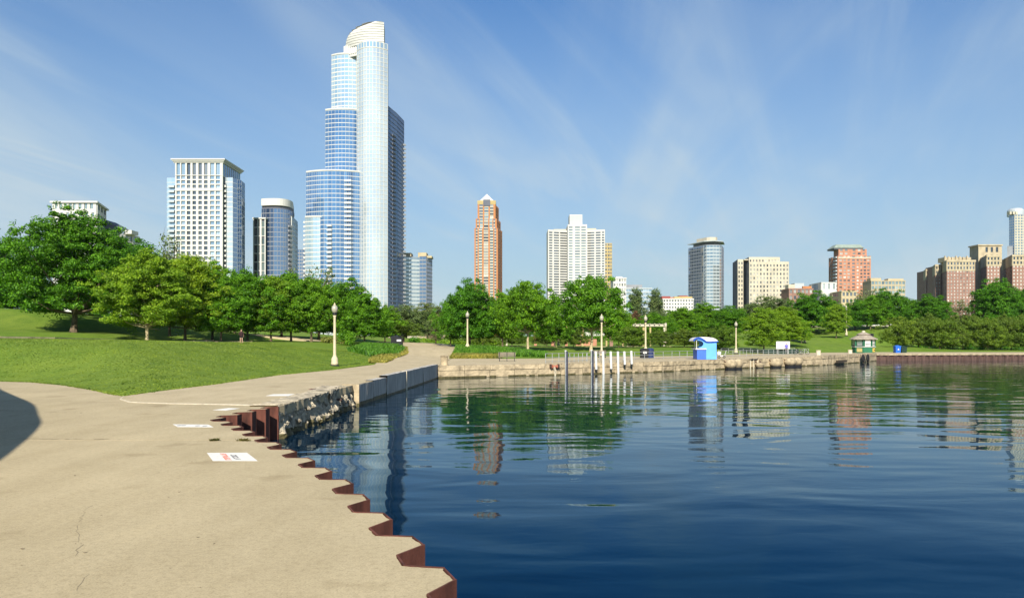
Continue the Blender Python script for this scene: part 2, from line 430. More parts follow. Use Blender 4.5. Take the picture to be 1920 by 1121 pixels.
def poly_dist(X, Y, poly):
    """signed distance (negative inside) of numpy points to a polygon"""
    d = np.full(X.shape, 1e9); ins = np.zeros(X.shape, bool)
    n = len(poly)
    for i in range(n):
        ax, ay = poly[i][:2]; bx, by = poly[(i + 1) % n][:2]
        ex, ey = bx - ax, by - ay
        t = np.clip(((X - ax) * ex + (Y - ay) * ey) / (ex * ex + ey * ey + 1e-12), 0, 1)
        d = np.minimum(d, np.hypot(X - ax - t * ex, Y - ay - t * ey))
        c = (ay > Y) != (by > Y)
        with np.errstate(divide='ignore', invalid='ignore'):
            xi = ax + (Y - ay) * ex / (ey if ey != 0 else 1e-9)
        ins ^= c & (X < xi)
    return np.where(ins, -d, d)
def terrain(X, Y):
    X = np.atleast_1d(np.asarray(X, float)); Y = np.atleast_1d(np.asarray(Y, float))
    num = np.zeros(X.shape); den = np.zeros(X.shape)
    for cx, cy, cz in CT:
        s = 7.0 if cy < 260 else 60.0
        w = 1.0 / ((X - cx) ** 2 + (Y - cy) ** 2 + s * s) ** 2
        if cy > 260: w = w * 40
        num += w * cz; den += w
    T = num / den
    d = poly_dist(X, Y, FLAT)
    k = np.clip(d / 13.0, 0, 1)
    return T * (k * k * (3 - 2 * k))
def TZ(x, y): return float(terrain([x], [y])[0])
def axis(lo, hi, f0, f1, step, far):
    core = list(np.arange(f0, f1 + 1e-6, step))
    a, s = [], step
    x = f0
    while x > lo: s *= 1.25; x -= s; a.append(x)
    b, s = [], step
    x = f1
    while x < hi: s *= 1.25; x += s; b.append(x)
    return np.array(list(reversed(a)) + core + b)
gx = axis(-2600, 2600, -130, 190, 1.6, 0); gy = axis(-300, 3200, -30, 260, 1.6, 0)
GX, GY = np.meshgrid(gx, gy)
GZ = terrain(GX.ravel(), GY.ravel()).reshape(GX.shape) - 0.05
db = poly_dist(GX.ravel(), GY.ravel(), BASIN).reshape(GX.shape)
GZ = np.where(db < 2.4, -4.0, GZ)
def grid_mesh(name, GX, GY, GZ, mat):
    ny, nx = GX.shape
    co = np.stack([GX, GY, GZ], -1).reshape(-1, 3)
    idx = np.arange(nx * ny).reshape(ny, nx)
    q = np.stack([idx[:-1, :-1], idx[:-1, 1:], idx[1:, 1:], idx[1:, :-1]], -1).reshape(-1, 4)
    return raw_mesh(name, co, q, mat, smooth=True)
def raw_mesh(name, co, faces, mat, smooth=False):
    me = bpy.data.meshes.new(name)
    k = faces.shape[1]
    me.vertices.add(len(co)); me.vertices.foreach_set('co', np.asarray(co, np.float32).ravel())
    me.loops.add(faces.size); me.loops.foreach_set('vertex_index', faces.astype(np.int32).ravel())
    me.polygons.add(len(faces)); me.polygons.foreach_set('loop_start', np.arange(0, faces.size, k, dtype=np.int32))
    me.update(calc_edges=True)
    if smooth: me.polygons.foreach_set('use_smooth', np.ones(len(faces), bool))
    me.validate()
    if mat is not None: me.materials.append(mat)
    return me
ground = link('ground', grid_mesh('ground', GX, GY, GZ, MAT['grass']), None)
tag(ground, kind='structure')
mb = MB(); mb.quad((-40, -60, WATER), (420, -60, WATER), (420, 150, WATER), (-40, 150, WATER))
tag(mb.build('water', MAT['water']), kind='structure')

def drape(name, poly, mat, zoff=0.0, thick=0.25, spacing=2.5, flat=None, parent=None, edge_noise=0.0):
    """sheet of paving with exact outline laid over the land"""
    pts = [Vector((p[0], p[1])) for p in poly]
    n = len(pts)
    area = sum(pts[i].x * pts[(i + 1) % n].y - pts[(i + 1) % n].x * pts[i].y for i in range(n))
    if area < 0: pts.reverse()
    xs = [p.x for p in pts]; ys = [p.y for p in pts]
    verts = list(pts)
    if flat is None:
        ax, ay = np.meshgrid(np.arange(min(xs), max(xs), spacing), np.arange(min(ys), max(ys), spacing))
        d = poly_dist(ax.ravel(), ay.ravel(), [(p.x, p.y) for p in pts])
        for x, y, dd in zip(ax.ravel(), ay.ravel(), d):
            if dd < -0.3 * spacing: verts.append(Vector((x, y)))
    r = delaunay_2d_cdt(verts, [(i, (i + 1) % n) for i in range(n)], [list(range(n))], 1, 1e-5)
    vo, fo = r[0], r[2]
    z = terrain([v.x for v in vo], [v.y for v in vo]) if flat is None else [flat] * len(vo)
    mb = MB()
    mb.add([(v.x, v.y, zz + zoff) for v, zz in zip(vo, z)], [tuple(f) for f in fo])
    zb = terrain([p.x for p in pts], [p.y for p in pts]) if flat is None else [flat] * n
    for i in range(n):
        a, b = pts[i], pts[(i + 1) % n]; za, zc = zb[i] + zoff, zb[(i + 1) % n] + zoff
        mb.quad((a.x, a.y, za - thick), (b.x, b.y, zc - thick), (b.x, b.y, zc), (a.x, a.y, za))
    return mb.build(name, mat, parent)
def rough_line(a, b, step, amp, seed=0):
    a, b = Vector(a), Vector(b); d = b - a; n = max(1, int(d.length / step)); nn = Vector((-d.y, d.x)).normalized()
    return [a + d * (i / n) + nn * (noise.noise(Vector((i * 0.7 + seed, seed * 3.1, 0))) * amp if 0 < i < n else 0) for i in range(n)]
# near promenade: three great slabs split by joints; their lake edge follows the sheet piling
def inset_piles(piles, ins, seed):
    out = []
    for k, q in enumerate(piles):
        for i in range(4):
            a, b = q[i], q[i + 1]
            d = (b - a); nn = Vector((-d.y, d.x)).normalized()
            m = max(2, int(d.length / 0.06))
            for j in range(m):
                p = a + d * (j / m)
                w = noise.noise(Vector((p.x * 5, p.y * 5, seed))) * 0.5 + noise.noise(Vector((p.x * 17, p.y * 17, seed + 4))) * 0.35
                out.append(p + nn * (ins + max(-0.8, w) * ins * 1.1))
    return out
edge_near = inset_piles(piles_near, 0.028, 1.0)
edge_west = inset_piles(piles_west, 0.024, 2.0)
JY = 16.15
ia = max(i for i, p in enumerate(edge_near) if p.y < JY)
LAWN_L = [G(0, 715).xy, G(60, 716.5).xy, G(120, 722).xy, G(170, 730).xy, G(207, 738).xy, G(232, 742.5).xy]
j2 = [Vector((-7.2, 24.55)), Vector((-9.0, 25.2)), Vector((-11.0, 25.6)), Vector((-12.6, 26.2)), Vector((-13.6, 27.6)), LAWN_L[-1]]
pavement = drape('promenade_pavement', edge_near[:ia + 1] + [Vector((-60, JY)), Vector((-60, -12))], MAT['pave'], 0, .3, flat=0.0)
tag(pavement, kind='structure')
gap = 0.012
slabB = [p for p in edge_near[ia + 1:] if p.y > JY + gap] + edge_west + [p + Vector((0, -gap)) for p in j2] + list(reversed([p + Vector((0, -.0)) for p in LAWN_L[:-1]])) + [Vector((-60, 41)), Vector((-60, JY + gap))]
drape('paving_slab', slabB, MAT['pave'], 0, .3, flat=-0.004, parent=pavement)
LAWN_R = [G(300, 733).xy, G(400, 721).xy, G(520, 703.5).xy, G(620, 694).xy, G(700, 683.5).xy, Vector((-12.6, 76)), Vector((-12.9, 84)), Vector((-13.4, 95)), Vector((-13.6, 103)), Vector((-14.4, 110)), Vector((-16.0, 117)), Vector((-19, 122)), Vector((-24, 126)), Vector((-32, 130)), Vector((-44, 134))]
PATH_R = [Vector((-45, 140)), Vector((-32, 137)), Vector((-24, 135.5)), Vector((-16, 132)), Vector((-11, 127)), Vector((-8.8, 121)), Vector((-8.0, 113)), Vector((-7.6, 104)), Vector((-7.5, 95)), Vector((-7.3, 93))]
lq = []
for a, b in zip(LEFT[:-1], LEFT[1:]): lq += rough_line(a, b, 0.25, 0.10 if a[1] < 36 else 0.03, 3)
slabC = [p + Vector((0, gap)) for p in reversed(j2[1:])] + [Vector((-7.2, 24.6))] + [p for p in lq if p.y > 24.8]
slabC += [Vector((-6.08, 64.9))]
slabC2 = slabC + [Vector((-7.1, 92.5))] + list(reversed([p for p in PATH_R])) + list(reversed(LAWN_R)) 
drape('paving_slab', slabC2, MAT['pave2'], 0.004, .3, spacing=3.0, parent=pavement)
# far promenade along the basin
FARBACK = [Vector((-7.0, 92.6)), Vector((3.7, 93)), Vector((9.6, 103)), Vector((25, 110.6)), Vector((38, 128)), Vector((55, 142)), Vector((68, 149)), Vector((96, 149)), Vector((258, 152))]
fq = []
for a, b in zip(FAR[:-1], FAR[1:]): fq += rough_line(a, b, 0.4, 0.10, 7)
fq[0] = Vector((-6.05, 64.95))
far_pts = fq + [Vector(p) for p in RIGHT]
drape('paving_slab', far_pts + list(reversed(FARBACK)), MAT['pave2'], 0.006, .3, flat=0.0, parent=pavement)
# ------------------------------------------------------------------ sheet piling, quay walls
def pile_wall(name, piles, label, m):
    root = empty(name, (piles[0][0].x, piles[0][0].y, 0), label, 'sheet piling')
    for q in piles:
        mb = MB()
        for i in range(4):
            a, b = q[i], q[i + 1]
            d = (b - a).normalized(); nn = Vector((-d.y, d.x))
            a2 = a - d * (0.004 if i else -0.002); b2 = b + d * 0.004
            mb.slab(a2, b2, nn, 0.0, 0.016 + 0.001 * i, -3.2, 0.006 + 0.0015 * i)
        mb.build('sheet_pile', m, root)
    return root
pile_wall('sheet_pile_wall', [q for q in piles_near if q[0].y > -6], 'long zigzag of rusty steel sheet piles edging the near promenade', MAT['rust'])
pile_wall('sheet_pile_wall', piles_west, 'short run of rust red sheet piles in the notch before the broken quay', MAT['rust'])

def rocky(name, base, z0, z1, amp, freq, mat, parent, du=0.12, dz=0.1, lean=0.0, seed=0.0, out=1, cap=0.6, alg=None, topamp=0.0):
    """rough quay face between two plan points, with a top running back by cap"""
    a, b = Vector(base[0]), Vector(base[1]); d = (b - a); L = d.length; d.normalize()
    nn = Vector((d.y, -d.x)) * out
    nu, nz = max(2, int(L / du)), max(2, int((z1 - z0) / dz))
    mb = MB(); vs, fs = [], []
    for j in range(nz + 2):
        for i in range(nu + 1):
            u = L * i / nu
            if j <= nz:
                z = z0 + (z1 - z0) * j / nz; o = lean * (1 - j / nz)
            else: z = z1; o = -cap
            p = Vector((a.x + d.x * u, a.y + d.y * u, z))
            q = p * freq + Vector((seed, seed * 2, 0))
            w = noise.noise(q) * .6 + noise.noise(q * 2.3) * .4 + noise.noise(q * 5.1) * .28 + noise.noise(q * 11) * .14
            w2 = abs(noise.noise(q * 0.6 + Vector((9, 0, 0))))
            o += w * amp - w2 * amp * .7 if j <= nz else 0
            if i in (0, nu) and j <= nz: o = min(o, 0.02)
            if j >= nz: z += noise.noise(q * 1.7) * topamp
            vs.append((p.x + nn.x * o, p.y + nn.y * o, z))
    for j in range(nz + 1):
        for i in range(nu):
            k = j * (nu + 1) + i
            fs.append((k, k + 1, k + nu + 2, k + nu + 1) if out > 0 else (k, k + nu + 1, k + nu + 2, k + 1))
    mb.add(vs, fs)
    if alg is not None:
        for fi, f in enumerate(fs):
            if sum(vs[i][2] for i in f) / 4 < alg + noise.noise(Vector(vs[f[0]]) * 1.5) * 0.09: mb.m[fi] = 1
    return mb.build(name, [mat, MAT['algae']], parent)
def wall_caps(mb): pass
bq = empty('broken_quay', (-7.2, 30, 0), 'crumbling rubble quay wall with cracked concrete cap beside the painted signs', 'quay wall')
rocky('rubble_face', ((-7.17, 24.45), (-7.26, 28.1)), -2.2, -0.20, .22, 2.6, MAT['rubble'], bq, .09, .08, .40, 1.0, cap=.5, alg=-.80)
rocky('rubble_face', ((-7.24, 28.1), (-7.26, 32.6)), -2.2, -0.12, .24, 2.4, MAT['rubble'], bq, .09, .08, .70, 5.0, cap=.5, alg=-.80)
rocky('rubble_face', ((-7.26, 33.0), (-7.30, 36.0)), -2.2, -0.30, .26, 2.4, MAT['rubble'], bq, .09, .08, .50, 9.0, cap=.8, alg=-.80)
def cap_block(base, z0, z1, seed, over):
    a, b = base
    return rocky('broken_cap', (a, b), z0, z1, .13, 2.4, MAT['rubble'], bq, .08, .06, -.05, seed, cap=.9, topamp=.06)
cap_block(((-7.22 + .03, 24.5), (-7.2, 26.5)), -.30, .012, 2.0, 0)
cap_block(((-7.20, 26.7), (-7.16, 29.2)), -.24, .02, 12.0, 0)
cap_block(((-7.17, 29.4), (-7.16, 31.2)), -.20, .03, 22.0, 0)
cap_block(((-7.13, 31.3), (-7.15, 33.0)), -.26, .05, 32.0, 0)
cap_block(((-7.5, 33.2), (-7.45, 35.8)), -.42, .02, 42.0, 0)
# loose rubble lumps set in the broken wall
random.seed(4)
for k in range(40):
    y = 24.7 + k * .285 + random.uniform(-.25, .25)
    s = random.uniform(.05, .14)
    me = bmesh.new(); bmesh.ops.create_icosphere(me, subdivisions=3, radius=1)
    rot = Matrix.Rotation(random.uniform(0, 6), 3, 'X') @ Matrix.Rotation(random.uniform(0, 6), 3, 'Z')
    zz = random.uniform(-1.05, -.25); off = Vector((random.uniform(-.20, -.04) - (zz + .2) * .30, y - 30, zz))
    for v in me.verts:
        w = 1 + noise.noise(v.co * 1.1 + Vector((k, 0, 0))) * .45 + noise.noise(v.co * 3.1 + Vector((0, k, 0))) * .16 + noise.noise(v.co * 7 + Vector((0, k, 3))) * .08
        v.co = rot @ Vector((v.co.x * w * s, v.co.y * w * s * 1.6, v.co.z * w * s)) + off
    m = bpy.data.meshes.new('rubble_stone'); me.to_mesh(m); me.free()
    link('rubble_stone', m, MAT['rubble'], bq)
mb = MB(); mb.box(-8.35, -7.45, 32.7, 33.15, -.06, .035); mb.build('rusty_plate', MAT['rust'], bq)
mb = MB(); mb.tube((-7.9, 32.85, -.4), (-7.05, 32.95, -.42), .05); mb.tube((-7.9, 33.05, -.55), (-7.1, 33.05, -.62), .045); mb.build('rusty_bar', MAT['rust_dark'], bq)
lw = empty('quay_wall', (-6.9, 45, 0), 'smooth shaded grey concrete quay wall running away to the far corner', 'quay wall')
rocky('end_block', ((-7.75, 36.35), (-6.98, 36.35)), -2.2, .05, .03, 2, MAT['quay'], lw, .12, .12, 0, 3, cap=.0, alg=-.88)
def lp(t0, t1):
    def at(y):
        for a, b in zip(LEFT[:-1], LEFT[1:]):
            if a[1] <= y <= b[1]:
                k = (y - a[1]) / (b[1] - a[1]); return (a[0] + (b[0] - a[0]) * k + .04, y)
    return at(t0), at(t1)
for i, (y0, y1, top) in enumerate(((36.45, 40.2, -.02), (40.25, 43.5, .04), (43.55, 49.7, .14), (49.9, 56.9, .14), (57.0, 64.88, .14))):
    a, b = lp(max(36.45, y0), y1)
    rocky('wall_panel', (a, b), -2.2, top, .035, 1.1, MAT['quay_smooth'], lw, .3, .25, 0, i * 3.0, cap=.45, alg=-.86, topamp=.02)
    mb = MB(); mb.slab(Vector((a[0] - .42, a[1])), Vector((b[0] - .42, b[1])), Vector((-1, 0)), 0, .06, -.2, top - .015); mb.build('coping_back', MAT['quay'], lw)
mb = MB(); a, b = lp(49.71, 49.89); mb.slab(a, b, (1, 0, 0)[:2], -.3, .03, -2, .15); mb.build('pale_joint', MAT['white_edge'], lw)
fw = empty('quay_wall', (10, 75, 0), 'long sunlit tan concrete quay wall across the basin below the railings', 'quay wall')
fseg = []
for a, b in zip(FAR[:-1], FAR[1:]):
    a, b = Vector(a), Vector(b); L = (b - a).length; n = max(1, round(L / 2.4)); d = (b - a) / n
    for i in range(n): fseg.append((a + d * i + d.normalized() * .02, a + d * (i + 1) - d.normalized() * .02))
for i, (a, b) in enumerate(fseg):
    nn = Vector(((b - a).y, -(b - a).x)).normalized()
    rise = 0.02 + max(0, min(.22, (a.y - 92) * .03))
    rocky('wall_panel', (a + nn * .12, b + nn * .12), -2.0, rise - .38, .07, .9, MAT['quay'], fw, .28, .1, .02, i * 1.7, cap=.5, alg=-.91)
    rocky('coping', (a + nn * .17, b + nn * .17), rise - .40, rise, .06, 1.4, MAT['quay'], fw, .28, .12, 0, i * 2.9 + 40, cap=.75 if rise < .05 else 1.6, topamp=.02)
rw = empty('sheet_pile_wall', (100, 128, 0), 'dark brown sheet pile wall below the sidewalk at the right', 'sheet piling')
for a, b in zip(RIGHT[:-2], RIGHT[1:-1]):
    a, b = Vector(a), Vector(b); L = (b - a).length; n = int(L / 1.2); d = (b - a) / n; u = d.normalized(); nn = Vector((u.y, -u.x))
    for i in range(n):
        p = a + d * i; mb = MB()
        w = d.length
        q = [p + nn * .05, p + u * w * .35 + nn * .05, p + u * w * .5 + nn * .3, p + u * w * .85 + nn * .3, p + u * w + nn * .05]
        for k in range(4): mb.slab(q[k], q[k + 1], nn, 0, .02 + .001 * k, -2, -.16)
        mb.build('sheet_pile', MAT['rust_dark'], rw)
    mb = MB(); mb.slab(a, b, nn, -.2, .36, -.15, .03); mb.build('coping', MAT['quay'], rw)
c = P(1735, 668, 128.5)
mb = MB(); mb.box(c.x - 2.6, c.x + 2.6, 126.3, 128.6, -1.5, -.02); o = mb.build('outfall_block', MAT['quay'], rw)
mb = MB(); mb.prism([(c.x - 1.2, 126.2), (c.x + 1.2, 126.2), (c.x + 1.2, 126.6), (c.x - 1.2, 126.6)], -1.2, -.45); mb.build('outfall_mouth', MAT['black'], rw)

# painted warning panels and joints on the pavement
def ground_quad(name, corners, z, mat, label, cat):
    pts = [G(x, y, 0) for x, y in corners]
    mb = MB(); mb.prism([(p.x, p.y) for p in pts], z - .003, z)
    return tag(mb.build(name, mat), label, cat), pts
sg, pts = ground_quad('painted_panel', ((388, 849), (463, 848.6), (483, 864), (399, 864)), .005, MAT['road_white'], 'white painted ground panel with faded red lettering, nearest of four', 'ground sign')
def lettering(host, pts, u0, u1, v0, v1, n, mat, seed, z=.0075, name='lettering'):
    """rows of short strokes, too worn to read, across a ground panel: u along the near edge, v towards the back"""
    random.seed(seed)
    A, B, C, D = pts[3], pts[2], pts[1], pts[0]
    def at(u, v): return (A.lerp(B, u)).lerp(D.lerp(C, u), v)
    mb = MB()
    for k in range(n):
        va, vb = v0 + (v1 - v0) * k / n, v0 + (v1 - v0) * (k + .72) / n
        bars = [(u0, u1, va, va + (vb - va) * .3)]
        if random.random() < .7: bars.append((u0, u0 + (u1 - u0) * .25, va + (vb - va) * .36, vb))
        if random.random() < .7: bars.append((u1 - (u1 - u0) * .25, u1, va + (vb - va) * .36, vb))
        if random.random() < .5: bars.append((u0 + (u1 - u0) * .28, u1 - (u1 - u0) * .28, vb - (vb - va) * .25, vb))
        for p, q, r, s in bars:
            mb.prism([tuple(at(p, r).xy), tuple(at(q, r).xy), tuple(at(q, s).xy), tuple(at(p, s).xy)], .0052, z)
    mb.build(name, mat, host)
lettering(sg, pts, .30, .44, .08, .92, 8, MAT['red_paint'], 1)
lettering(sg, pts, .52, .66, .14, .80, 6, MAT['grey_paint'], 2)
sg, pts = ground_quad('painted_panel', ((324, 795), (391, 795.6), (400, 800.5), (333, 800)), .001, MAT['road_white'], 'white painted ground panel with small dark marks, second nearest of four', 'ground sign')
A, B, C, D = pts[3], pts[2], pts[1], pts[0]
for (u, v, su, sv) in ((.12, .5, .05, .4), (.24, .55, .09, .4), (.62, .45, .08, .42), (.82, .4, .05, .3)):
    cpt = A.lerp(B, u).lerp(D.lerp(C, u), v); mb = MB(); mb.lathe([(.06, .0012), (.06, .004)], 10, (cpt.x, cpt.y, 0)); mb.build('dark_mark', MAT['grey_paint'], sg)
ground_quad('painted_panel', ((399, 768.3), (428, 764.6), (450, 765.4), (424, 769.2)), .001, MAT['road_white'], 'plain white painted ground panel just left of the rusty notch', 'ground sign')
ground_quad('painted_panel', ((498, 742.3), (512, 739.2), (553, 738.6), (541, 742.4)), .009, MAT['road_white'], 'plain white painted ground panel farthest back, beside the broken quay', 'ground sign')
# bleached lip along the step between two slabs
mb = MB()
for i in range(len(j2) - 1):
    a, b = j2[i], j2[i + 1]; d = (b - a).normalized(); nn = Vector((d.y, -d.x)) if d.x < 0 else Vector((-d.y, d.x))
    w0, w1 = (.30 - .05 * i), (.30 - .05 * (i + 1))
    mb.prism([tuple(a + Vector((0, .0))), tuple(b), tuple(b + Vector((0, max(.05, w1)))), tuple(a + Vector((0, max(.05, w0))))], -.02, .0075)
mb.build('worn_slab_edge', MAT['white_edge'], pavement)
# hairline cracks and joint fills
MAT['crack'] = M('crack_dirt', (0.20, 0.165, 0.11), 0.95, var=.3)
def crack(px, w, seed, name='crack', z=.0015):
    random.seed(seed); pts = []
    g = [G(x, y) for x, y in px]
    for a, b in zip(g[:-1], g[1:]):
        n = max(2, int((b - a).length / .10))
        for i in range(n):
            p = a.lerp(b, i / n); pts.append(p + Vector((random.gauss(0, .018), random.gauss(0, .02), 0)))
    mb = MB()
    for a, b in zip(pts[:-1], pts[1:]):
        d = (b - a).normalized(); nn = Vector((-d.y, d.x, 0)); ww = w * random.uniform(.15, 1)
        if random.random() < .12: continue
        mb.add([a - nn * ww + Vector((0, 0, z)), b - nn * ww + Vector((0, 0, z)), b + nn * ww + Vector((0, 0, z)), a + nn * ww + Vector((0, 0, z))], [(0, 1, 2, 3)])
    mb.build(name, MAT['crack'], pavement)
crack([(168, 948), (142, 985), (150, 1020), (138, 1050)], .0035, 1)
crack([(160, 1075), (150, 1098), (152, 1121)], .003, 2)
crack([(30, 821.8), (150, 822.6), (240, 823.2)], .016, 3, 'joint_fill')
crack([(-40, 770), (40, 770.6), (160, 774)], .02, 4, 'joint_fill')
crack([(520, 842), (470, 826), (380, 826.2), (300, 825)], .006, 5, 'joint_fill')
def leaf_blades(name, pts, h, w, mat, lean=.35, seed=0, parent=None, kind='stuff', nper=1, flat=0.0):
    """many small upright blades rooted at the given ground points"""
    rng = np.random.default_rng(seed)
    pts = np.repeat(np.asarray(pts, float), nper, 0); n = len(pts)
    if nper > 1: pts[:, :2] += rng.normal(0, w * 1.5, (n, 2))
    a = rng.uniform(0, 2 * np.pi, n); hh = h * rng.uniform(.5, 1.2, n); ww = w * rng.uniform(.6, 1.3, n)
    d = np.stack([np.cos(a), np.sin(a), np.zeros(n)], 1)
    tip = rng.normal(0, lean, (n, 2)) * hh[:, None]
    up = np.concatenate([tip, hh[:, None]], 1)
    v0, v1, v2 = pts - d * ww[:, None] * .5, pts + d * ww[:, None] * .5, pts + up
    vm = pts + up * .55 + d * ww[:, None] * .75; vn = pts + up * .55 - d * ww[:, None] * .75
    co = np.stack([v0, v1, vm, v2, vn], 1).reshape(-1, 3)
    i = np.arange(n) * 5
    f = np.stack([i, i + 1, i + 2, i + 3, i + 4], 1)
    return tag(link(name, raw_mesh(name, co, f, mat), None, parent), kind=kind)
random.seed(9)
weeds = []
MAT['litter_weed'] = LEAF('dry_weed_leaves', (0.06, 0.065, 0.02), (0.10, 0.10, 0.035), (0.15, 0.13, 0.06), .2)
for x, y, n, s in ((403, 826.2, 50, .07), (405, 825, 80, .12), (456, 826.5, 50, .09), (460, 826, 50, .1)):
    c = G(x, y)
    weeds.append((c, n, s))
for k, (c, n, s) in enumerate(weeds[::2]):
    pts = [(c.x + random.gauss(0, s * .6), c.y + random.gauss(0, .02), 0) for _ in range(n * 2)]
    o = leaf_blades('weed_tuft', pts, .05, .018, MAT['litter_weed'], .8, k, kind=None)
    tag(o, ('small dry weed tuft in the pavement joint, left one', 'small dry weed tuft in the pavement joint, right one')[k], 'weed')
# scattered dead leaves and grit
MAT['litter'] = M('dry_litter', (0.16, 0.12, 0.07), 0.9, var=.4, scale=9)
mb = MB(); random.seed(12)
for k in range(30):
    x, y = random.uniform(20, 760), random.uniform(800, 1115)
    p = G(x, y); 
    if p.x > -0.54 * (p.y - 6) - 1.3: continue
    s = random.uniform(.005, .015); a = random.uniform(0, 6.3); z = random.uniform(.003, .012)
    mb.add([p + Vector((math.cos(a) * s * 1.8, math.sin(a) * s * 1.8, z)), p + Vector((-math.sin(a) * s, math.cos(a) * s, .003)), p + Vector((-math.cos(a) * s * 1.8, -math.sin(a) * s * 1.8, z * .7)), p + Vector((math.sin(a) * s, -math.cos(a) * s, .002))], [(0, 1, 2, 3)])
tag(mb.build('leaf_litter', MAT['litter']), 'dry leaf scraps strewn over the near pavement', 'litter', kind='stuff')

# made-up curved roof left of the frame, added to throw the round shadow
edge = [(-24.5, 38.0), (-21.3, 33.2), (-17.6, 28.4), (-14.9, 24.9), (-12.6, 21.3), (-11.0, 18.7), (-9.0, 14.6), (-7.9, 11.9), (-7.5, 9.2), (-7.6, 6.4), (-9.5, 3.8)]
ZC = 6.2
def smooth_curve(p, n=6):
    out = []
    for i in range(len(p) - 1):
        a, b, c, d = [Vector(p[max(0, min(len(p) - 1, i + k))]) for k in (-1, 0, 1, 2)]
        for j in range(n):
            t = j / n; out.append(tuple(.5 * ((2 * b) + (c - a) * t + (2 * a - 5 * b + 4 * c - d) * t * t + (3 * b - a - 3 * c + d) * t ** 3)))
    return out + [tuple(p[-1])]
edge = smooth_curve([(x - .42, y) for x, y in edge])
k = ZC / SUNV.z
ce = [(x + SUNV.x * k, y + SUNV.y * k) for x, y in edge]
sh = empty('shadow_caster', (-20, 8, 0), 'unseen curved roof on columns added left of the promenade to cast a shadow', 'shadow_caster')
mb = MB(); mb.prism(ce + [(-22, -8), (-36, 6), (-34, 24)], ZC, ZC + .35); mb.build('roof', MAT['quay'], sh)
for x, y in ((-14.5, 6), (-19.5, 13), (-24, 20), (-22, 2), (-28, 10)):
    mb = MB(); mb.tube((x, y, -.1), (x, y, ZC), .28, .22, 14); mb.build('column', MAT['quay'], sh)
# ------------------------------------------------------------------ buildings
MAT.update({
    'b_white': M('white_facade_concrete', (0.52, 0.51, 0.48), .7, var=.06, scale=.08),
    'b_cream': M('cream_stone', (0.46, 0.42, 0.325), .8, var=.12, scale=.15),
    'b_pale': M('pale_metal_cladding', (0.38, 0.42, 0.44), .45, var=.06, scale=.1),
    'b_grey': M('grey_concrete', (0.24, 0.25, 0.27), .8, var=.12, scale=.12),
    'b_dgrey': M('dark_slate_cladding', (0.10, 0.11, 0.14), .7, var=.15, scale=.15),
    'b_orange': M('orange_brick', (0.41, 0.175, 0.07), .85, var=.15, scale=.5),
    'b_red': M('red_brick', (0.42, 0.20, 0.125), .85, var=.15, scale=.5),
    'b_brown': M('brown_brick', (0.27, 0.155, 0.12), .85, var=.18, scale=.4),
    'b_beige': M('beige_limestone', (0.40, 0.335, 0.225), .85, var=.15, scale=.2),
    'b_yellow': M('yellow_stone', (0.40, 0.31, 0.14), .8, var=.12, scale=.2),
    'b_tan': M('tan_roof_block', (0.42, 0.35, 0.22), .8, var=.1, scale=.2),
    'b_copper': M('green_copper_roof', (0.25, 0.30, 0.255), .6, var=.15, scale=.4),
    'b_maroon': M('maroon_panel', (0.25, 0.06, 0.05), .8, var=.1),
    'w_dark': GLASS('dark_window_glass', (0.020, 0.026, 0.035), (0.13, 0.14, 0.15), .22),
    'w_green': GLASS('greenish_window_glass', (0.10, 0.15, 0.15), (0.26, 0.32, 0.30), .35),
    'w_light': GLASS('pale_blind_windows', (0.06, 0.06, 0.06), (0.42, 0.41, 0.37), .12),
    'w_white': GLASS('whitish_windows', (0.26, 0.25, 0.23), (0.52, 0.50, 0.45), .12),  # whitish panes, tone random per window
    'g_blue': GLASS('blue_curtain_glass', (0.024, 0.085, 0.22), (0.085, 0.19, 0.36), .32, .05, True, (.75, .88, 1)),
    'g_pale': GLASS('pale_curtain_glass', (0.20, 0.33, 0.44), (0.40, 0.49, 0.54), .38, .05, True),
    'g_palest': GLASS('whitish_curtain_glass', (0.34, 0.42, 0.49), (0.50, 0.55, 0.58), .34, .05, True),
    'g_shade': GLASS('shaded_curtain_glass', (0.010, 0.028, 0.075), (0.045, 0.085, 0.16), .35, .05, True, (.6, .75, .95)),
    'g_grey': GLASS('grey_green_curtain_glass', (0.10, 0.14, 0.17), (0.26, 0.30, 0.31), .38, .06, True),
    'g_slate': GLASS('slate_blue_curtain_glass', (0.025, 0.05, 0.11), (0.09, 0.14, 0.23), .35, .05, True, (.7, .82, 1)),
})
unit_pane = {}
def pane_mesh(mat):
    if mat not in unit_pane:
        mb = MB()
        mb.add([(-.5, 0, 0), (.5, 0, 0), (.5, 0, 1), (-.5, 0, 1)], [(0, 1, 2, 3)])
        mb.add([(-.02, -.02, 0), (.02, -.02, 0), (.02, -.02, 1), (-.02, -.02, 1)], [(0, 1, 2, 3)], 1)
        me = mb.mesh('window'); me.materials.append(MAT[mat]); me.materials.append(MAT['b_dgrey'])
        unit_pane[mat] = me
    return unit_pane[mat]
random.seed(21)
